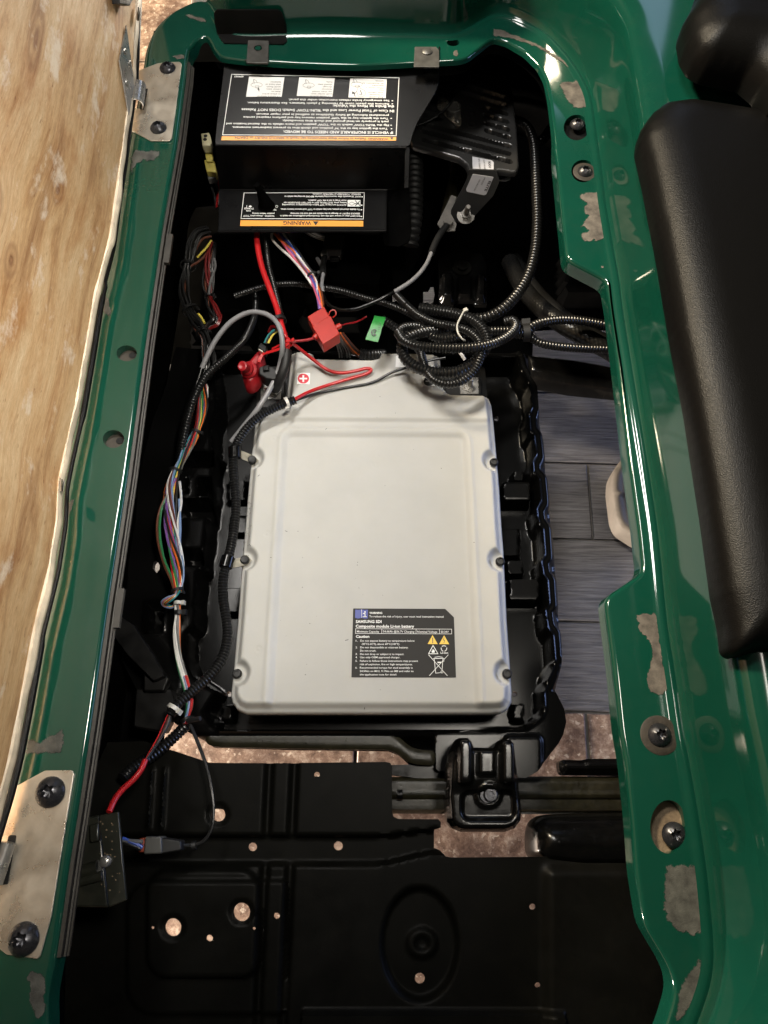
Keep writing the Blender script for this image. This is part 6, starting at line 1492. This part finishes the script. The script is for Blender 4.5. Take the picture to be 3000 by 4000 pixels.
p = px([(1990, 1020, -.34), (2040, 1120, -.31), (2110, 1200, -.27), (2190, 1262, -.25), (2290, 1320, -.245), (2380, 1370, -.245), (2480, 1430, -.25), (2600, 1500, -.26)])
def braid_tube(path, r, n=44):
    pts = resample(spline(path, .006), .0022); N = len(pts); vs = []; up = Vector((0, 0, 1)); L = 0
    for i in range(N):
        tg = (pts[min(i+1, N-1)]-pts[max(i-1, 0)]).normalized(); nx = tg.cross(up).normalized(); ny = tg.cross(nx); L = i*.0022
        for k in range(n):
            a = 2*math.pi*k/n; w = L/r*1.0
            h = max(math.sin(a*11+w*11), math.sin(a*11-w*11)); vs.append(pts[i]+(nx*math.cos(a)+ny*math.sin(a))*r*(1+.045*h))
    mb = MB(); mb.add(vs, [(i*n+k, i*n+(k+1) % n, (i+1)*n+(k+1) % n, (i+1)*n+k) for i in range(N-1) for k in range(n)]); return mb.mesh('braided_sleeve', 70)
for q, lab in ((p, 'fat black braided sleeve running from the chassis under the right rim'), (px([(2010, 1010, -.37), (2090, 1130, -.34), (2180, 1220, -.30), (2280, 1290, -.28), (2400, 1350, -.275), (2560, 1420, -.28)]), 'second black braided sleeve lying behind the fatter one')):
    r_ = .0165 if 'fat ' in lab else .013
    o = link('braided_sleeve', braid_tube(q, r_), M['loom'], None, q[3]); tag(o, lab, 'sleeve')
p = px([(2100, 560, -.20), (2125, 540, -.2), (2150, 505, -.2), (2190, 470, -.2)]); solo('foil_wrap', loom_mb(p, .010, .009, .2, 10), M['gloss'], p, 'crumpled black tape wrapped branch joining the fat hose', 'wrap')
# zip tie round the coil
tz = MB(); q = spline(px([(1816, 1208, -.19), (1800, 1238, -.182), (1786, 1270, -.178), (1790, 1302, -.176), (1808, 1326, -.18), (1816, 1330, -.19)]), .004)
tz.tube(q, .0016, 8); tz.box(P(1818, 1212, -.188), (.007, .006, .006), .4); o = tz.obj('cable_tie', M['clear'], None, q[0]); tag(o, 'clear cable tie holding the coil of corrugated hoses', 'cable tie')
# capped wires by the right terminal
cable([(1768, 1380, -.24), (1800, 1360, -.22), (1830, 1330, -.215)], .0022, M['wire']['black'], 'thin black wire stub by the right battery stud', name='wire', cat='wire')
cable([(1796, 1376, -.22), (1806, 1390, -.222), (1816, 1406, -.225)], .0030, M['wire']['white'], 'short white wire end inside the coil of hoses', name='wire', cat='wire')
# black pair of wires hanging bottom left
H7 = thing('wire_pair', P(820, 3100, -.24), 'thin black wire pair curving down to the grey plug at the bottom left', 'wires')
for k, c in enumerate(('black', 'black')):
    MB().tube(spline(px([(742+k*4, 2832, -.27), (770+k*5, 2900, -.262), (800+k*4, 2980, -.255), (824+k*3, 3080, -.25), (834+k, 3170, -.25), (826-k, 3240, -.25), (795-k*2, 3288-k*3, -.25), (750, 3304-k*4, -.25), (708, 3304-k*4, -.245)]), .006), .0019, 8).obj('wire', M['wire'][c], H7)
tie_mb(P(758, 3303, -.25), Vector((1, .1, 0)), .0046, .006, .0014).obj('cable_tie', M['rubber'], H7)
cable([(568, 2968, -.19), (552, 3006, -.185), (520, 3046, -.18), (480, 3082, -.172), (450, 3120, -.165), (426, 3172, -.155)], .0040, M['red'], 'short thick red cable entering the dusty box at the left')
H8 = thing('wire_pair', P(600, 2880, -.22), 'thin red and black wires leaving the end of the long hose', 'wires')
for k, c in enumerate(('red', 'black', 'brown', 'grey', 'black')):
    MB().tube(spline(px([(660+k*3-4, 2794, -.232), (640+k*5, 2830, -.225), (612+k*7-(k*k), 2890, -.21), (584+k*2, 2940, -.20), (566, 2974, -.19)]), .005), .0016, 8).obj('wire', M['wire'][c], H8)
loom([(735, 2826, -.285), (690, 2870, -.29), (640, 2915, -.285), (590, 2955, -.28), (520, 3000, -.27), (480, 3040, -.26)], .0090, 'dark corrugated hose below the wire tie, heading to the lower left', pitch=.0054, n=16)
# right of the lower beam: nothing but the dark arm on the left wall
arm = thing('support_arm', P(560, 2560, -.30), 'dull black moulded arm between the left wall and the tray', 'arm')
for q, z, th in (([(455, 2400), (520, 2440), (600, 2560), (640, 2640), (600, 2660), (500, 2560), (440, 2480)], -.27, .02), ([(530, 2690), (668, 2690), (690, 2760), (640, 2860), (520, 2840)], -.30, .03), ([(560, 2610), (620, 2600), (660, 2650), (640, 2700), (560, 2700)], -.285, .02)):
    nbox('arm_piece', q, z, th, M['black'], arm, bevel=.003, r=8)

GR = {'hose': 'corrugated hoses in the seat well', 'hinge': 'hinges joining the seat to the rim', 'plug': 'wire plugs in the seat well', 'wires': 'bundles of thin wires', 'cable': 'thick cables in the seat well',
      'clamp': 'hose clamps on the battery bolts', 'wire': 'loose single wires', 'sleeve': 'sleeves over cables'}
for o in list(COL.objects):
    if o.parent is None and o.get('category') in GR: o['group'] = GR[o['category']]
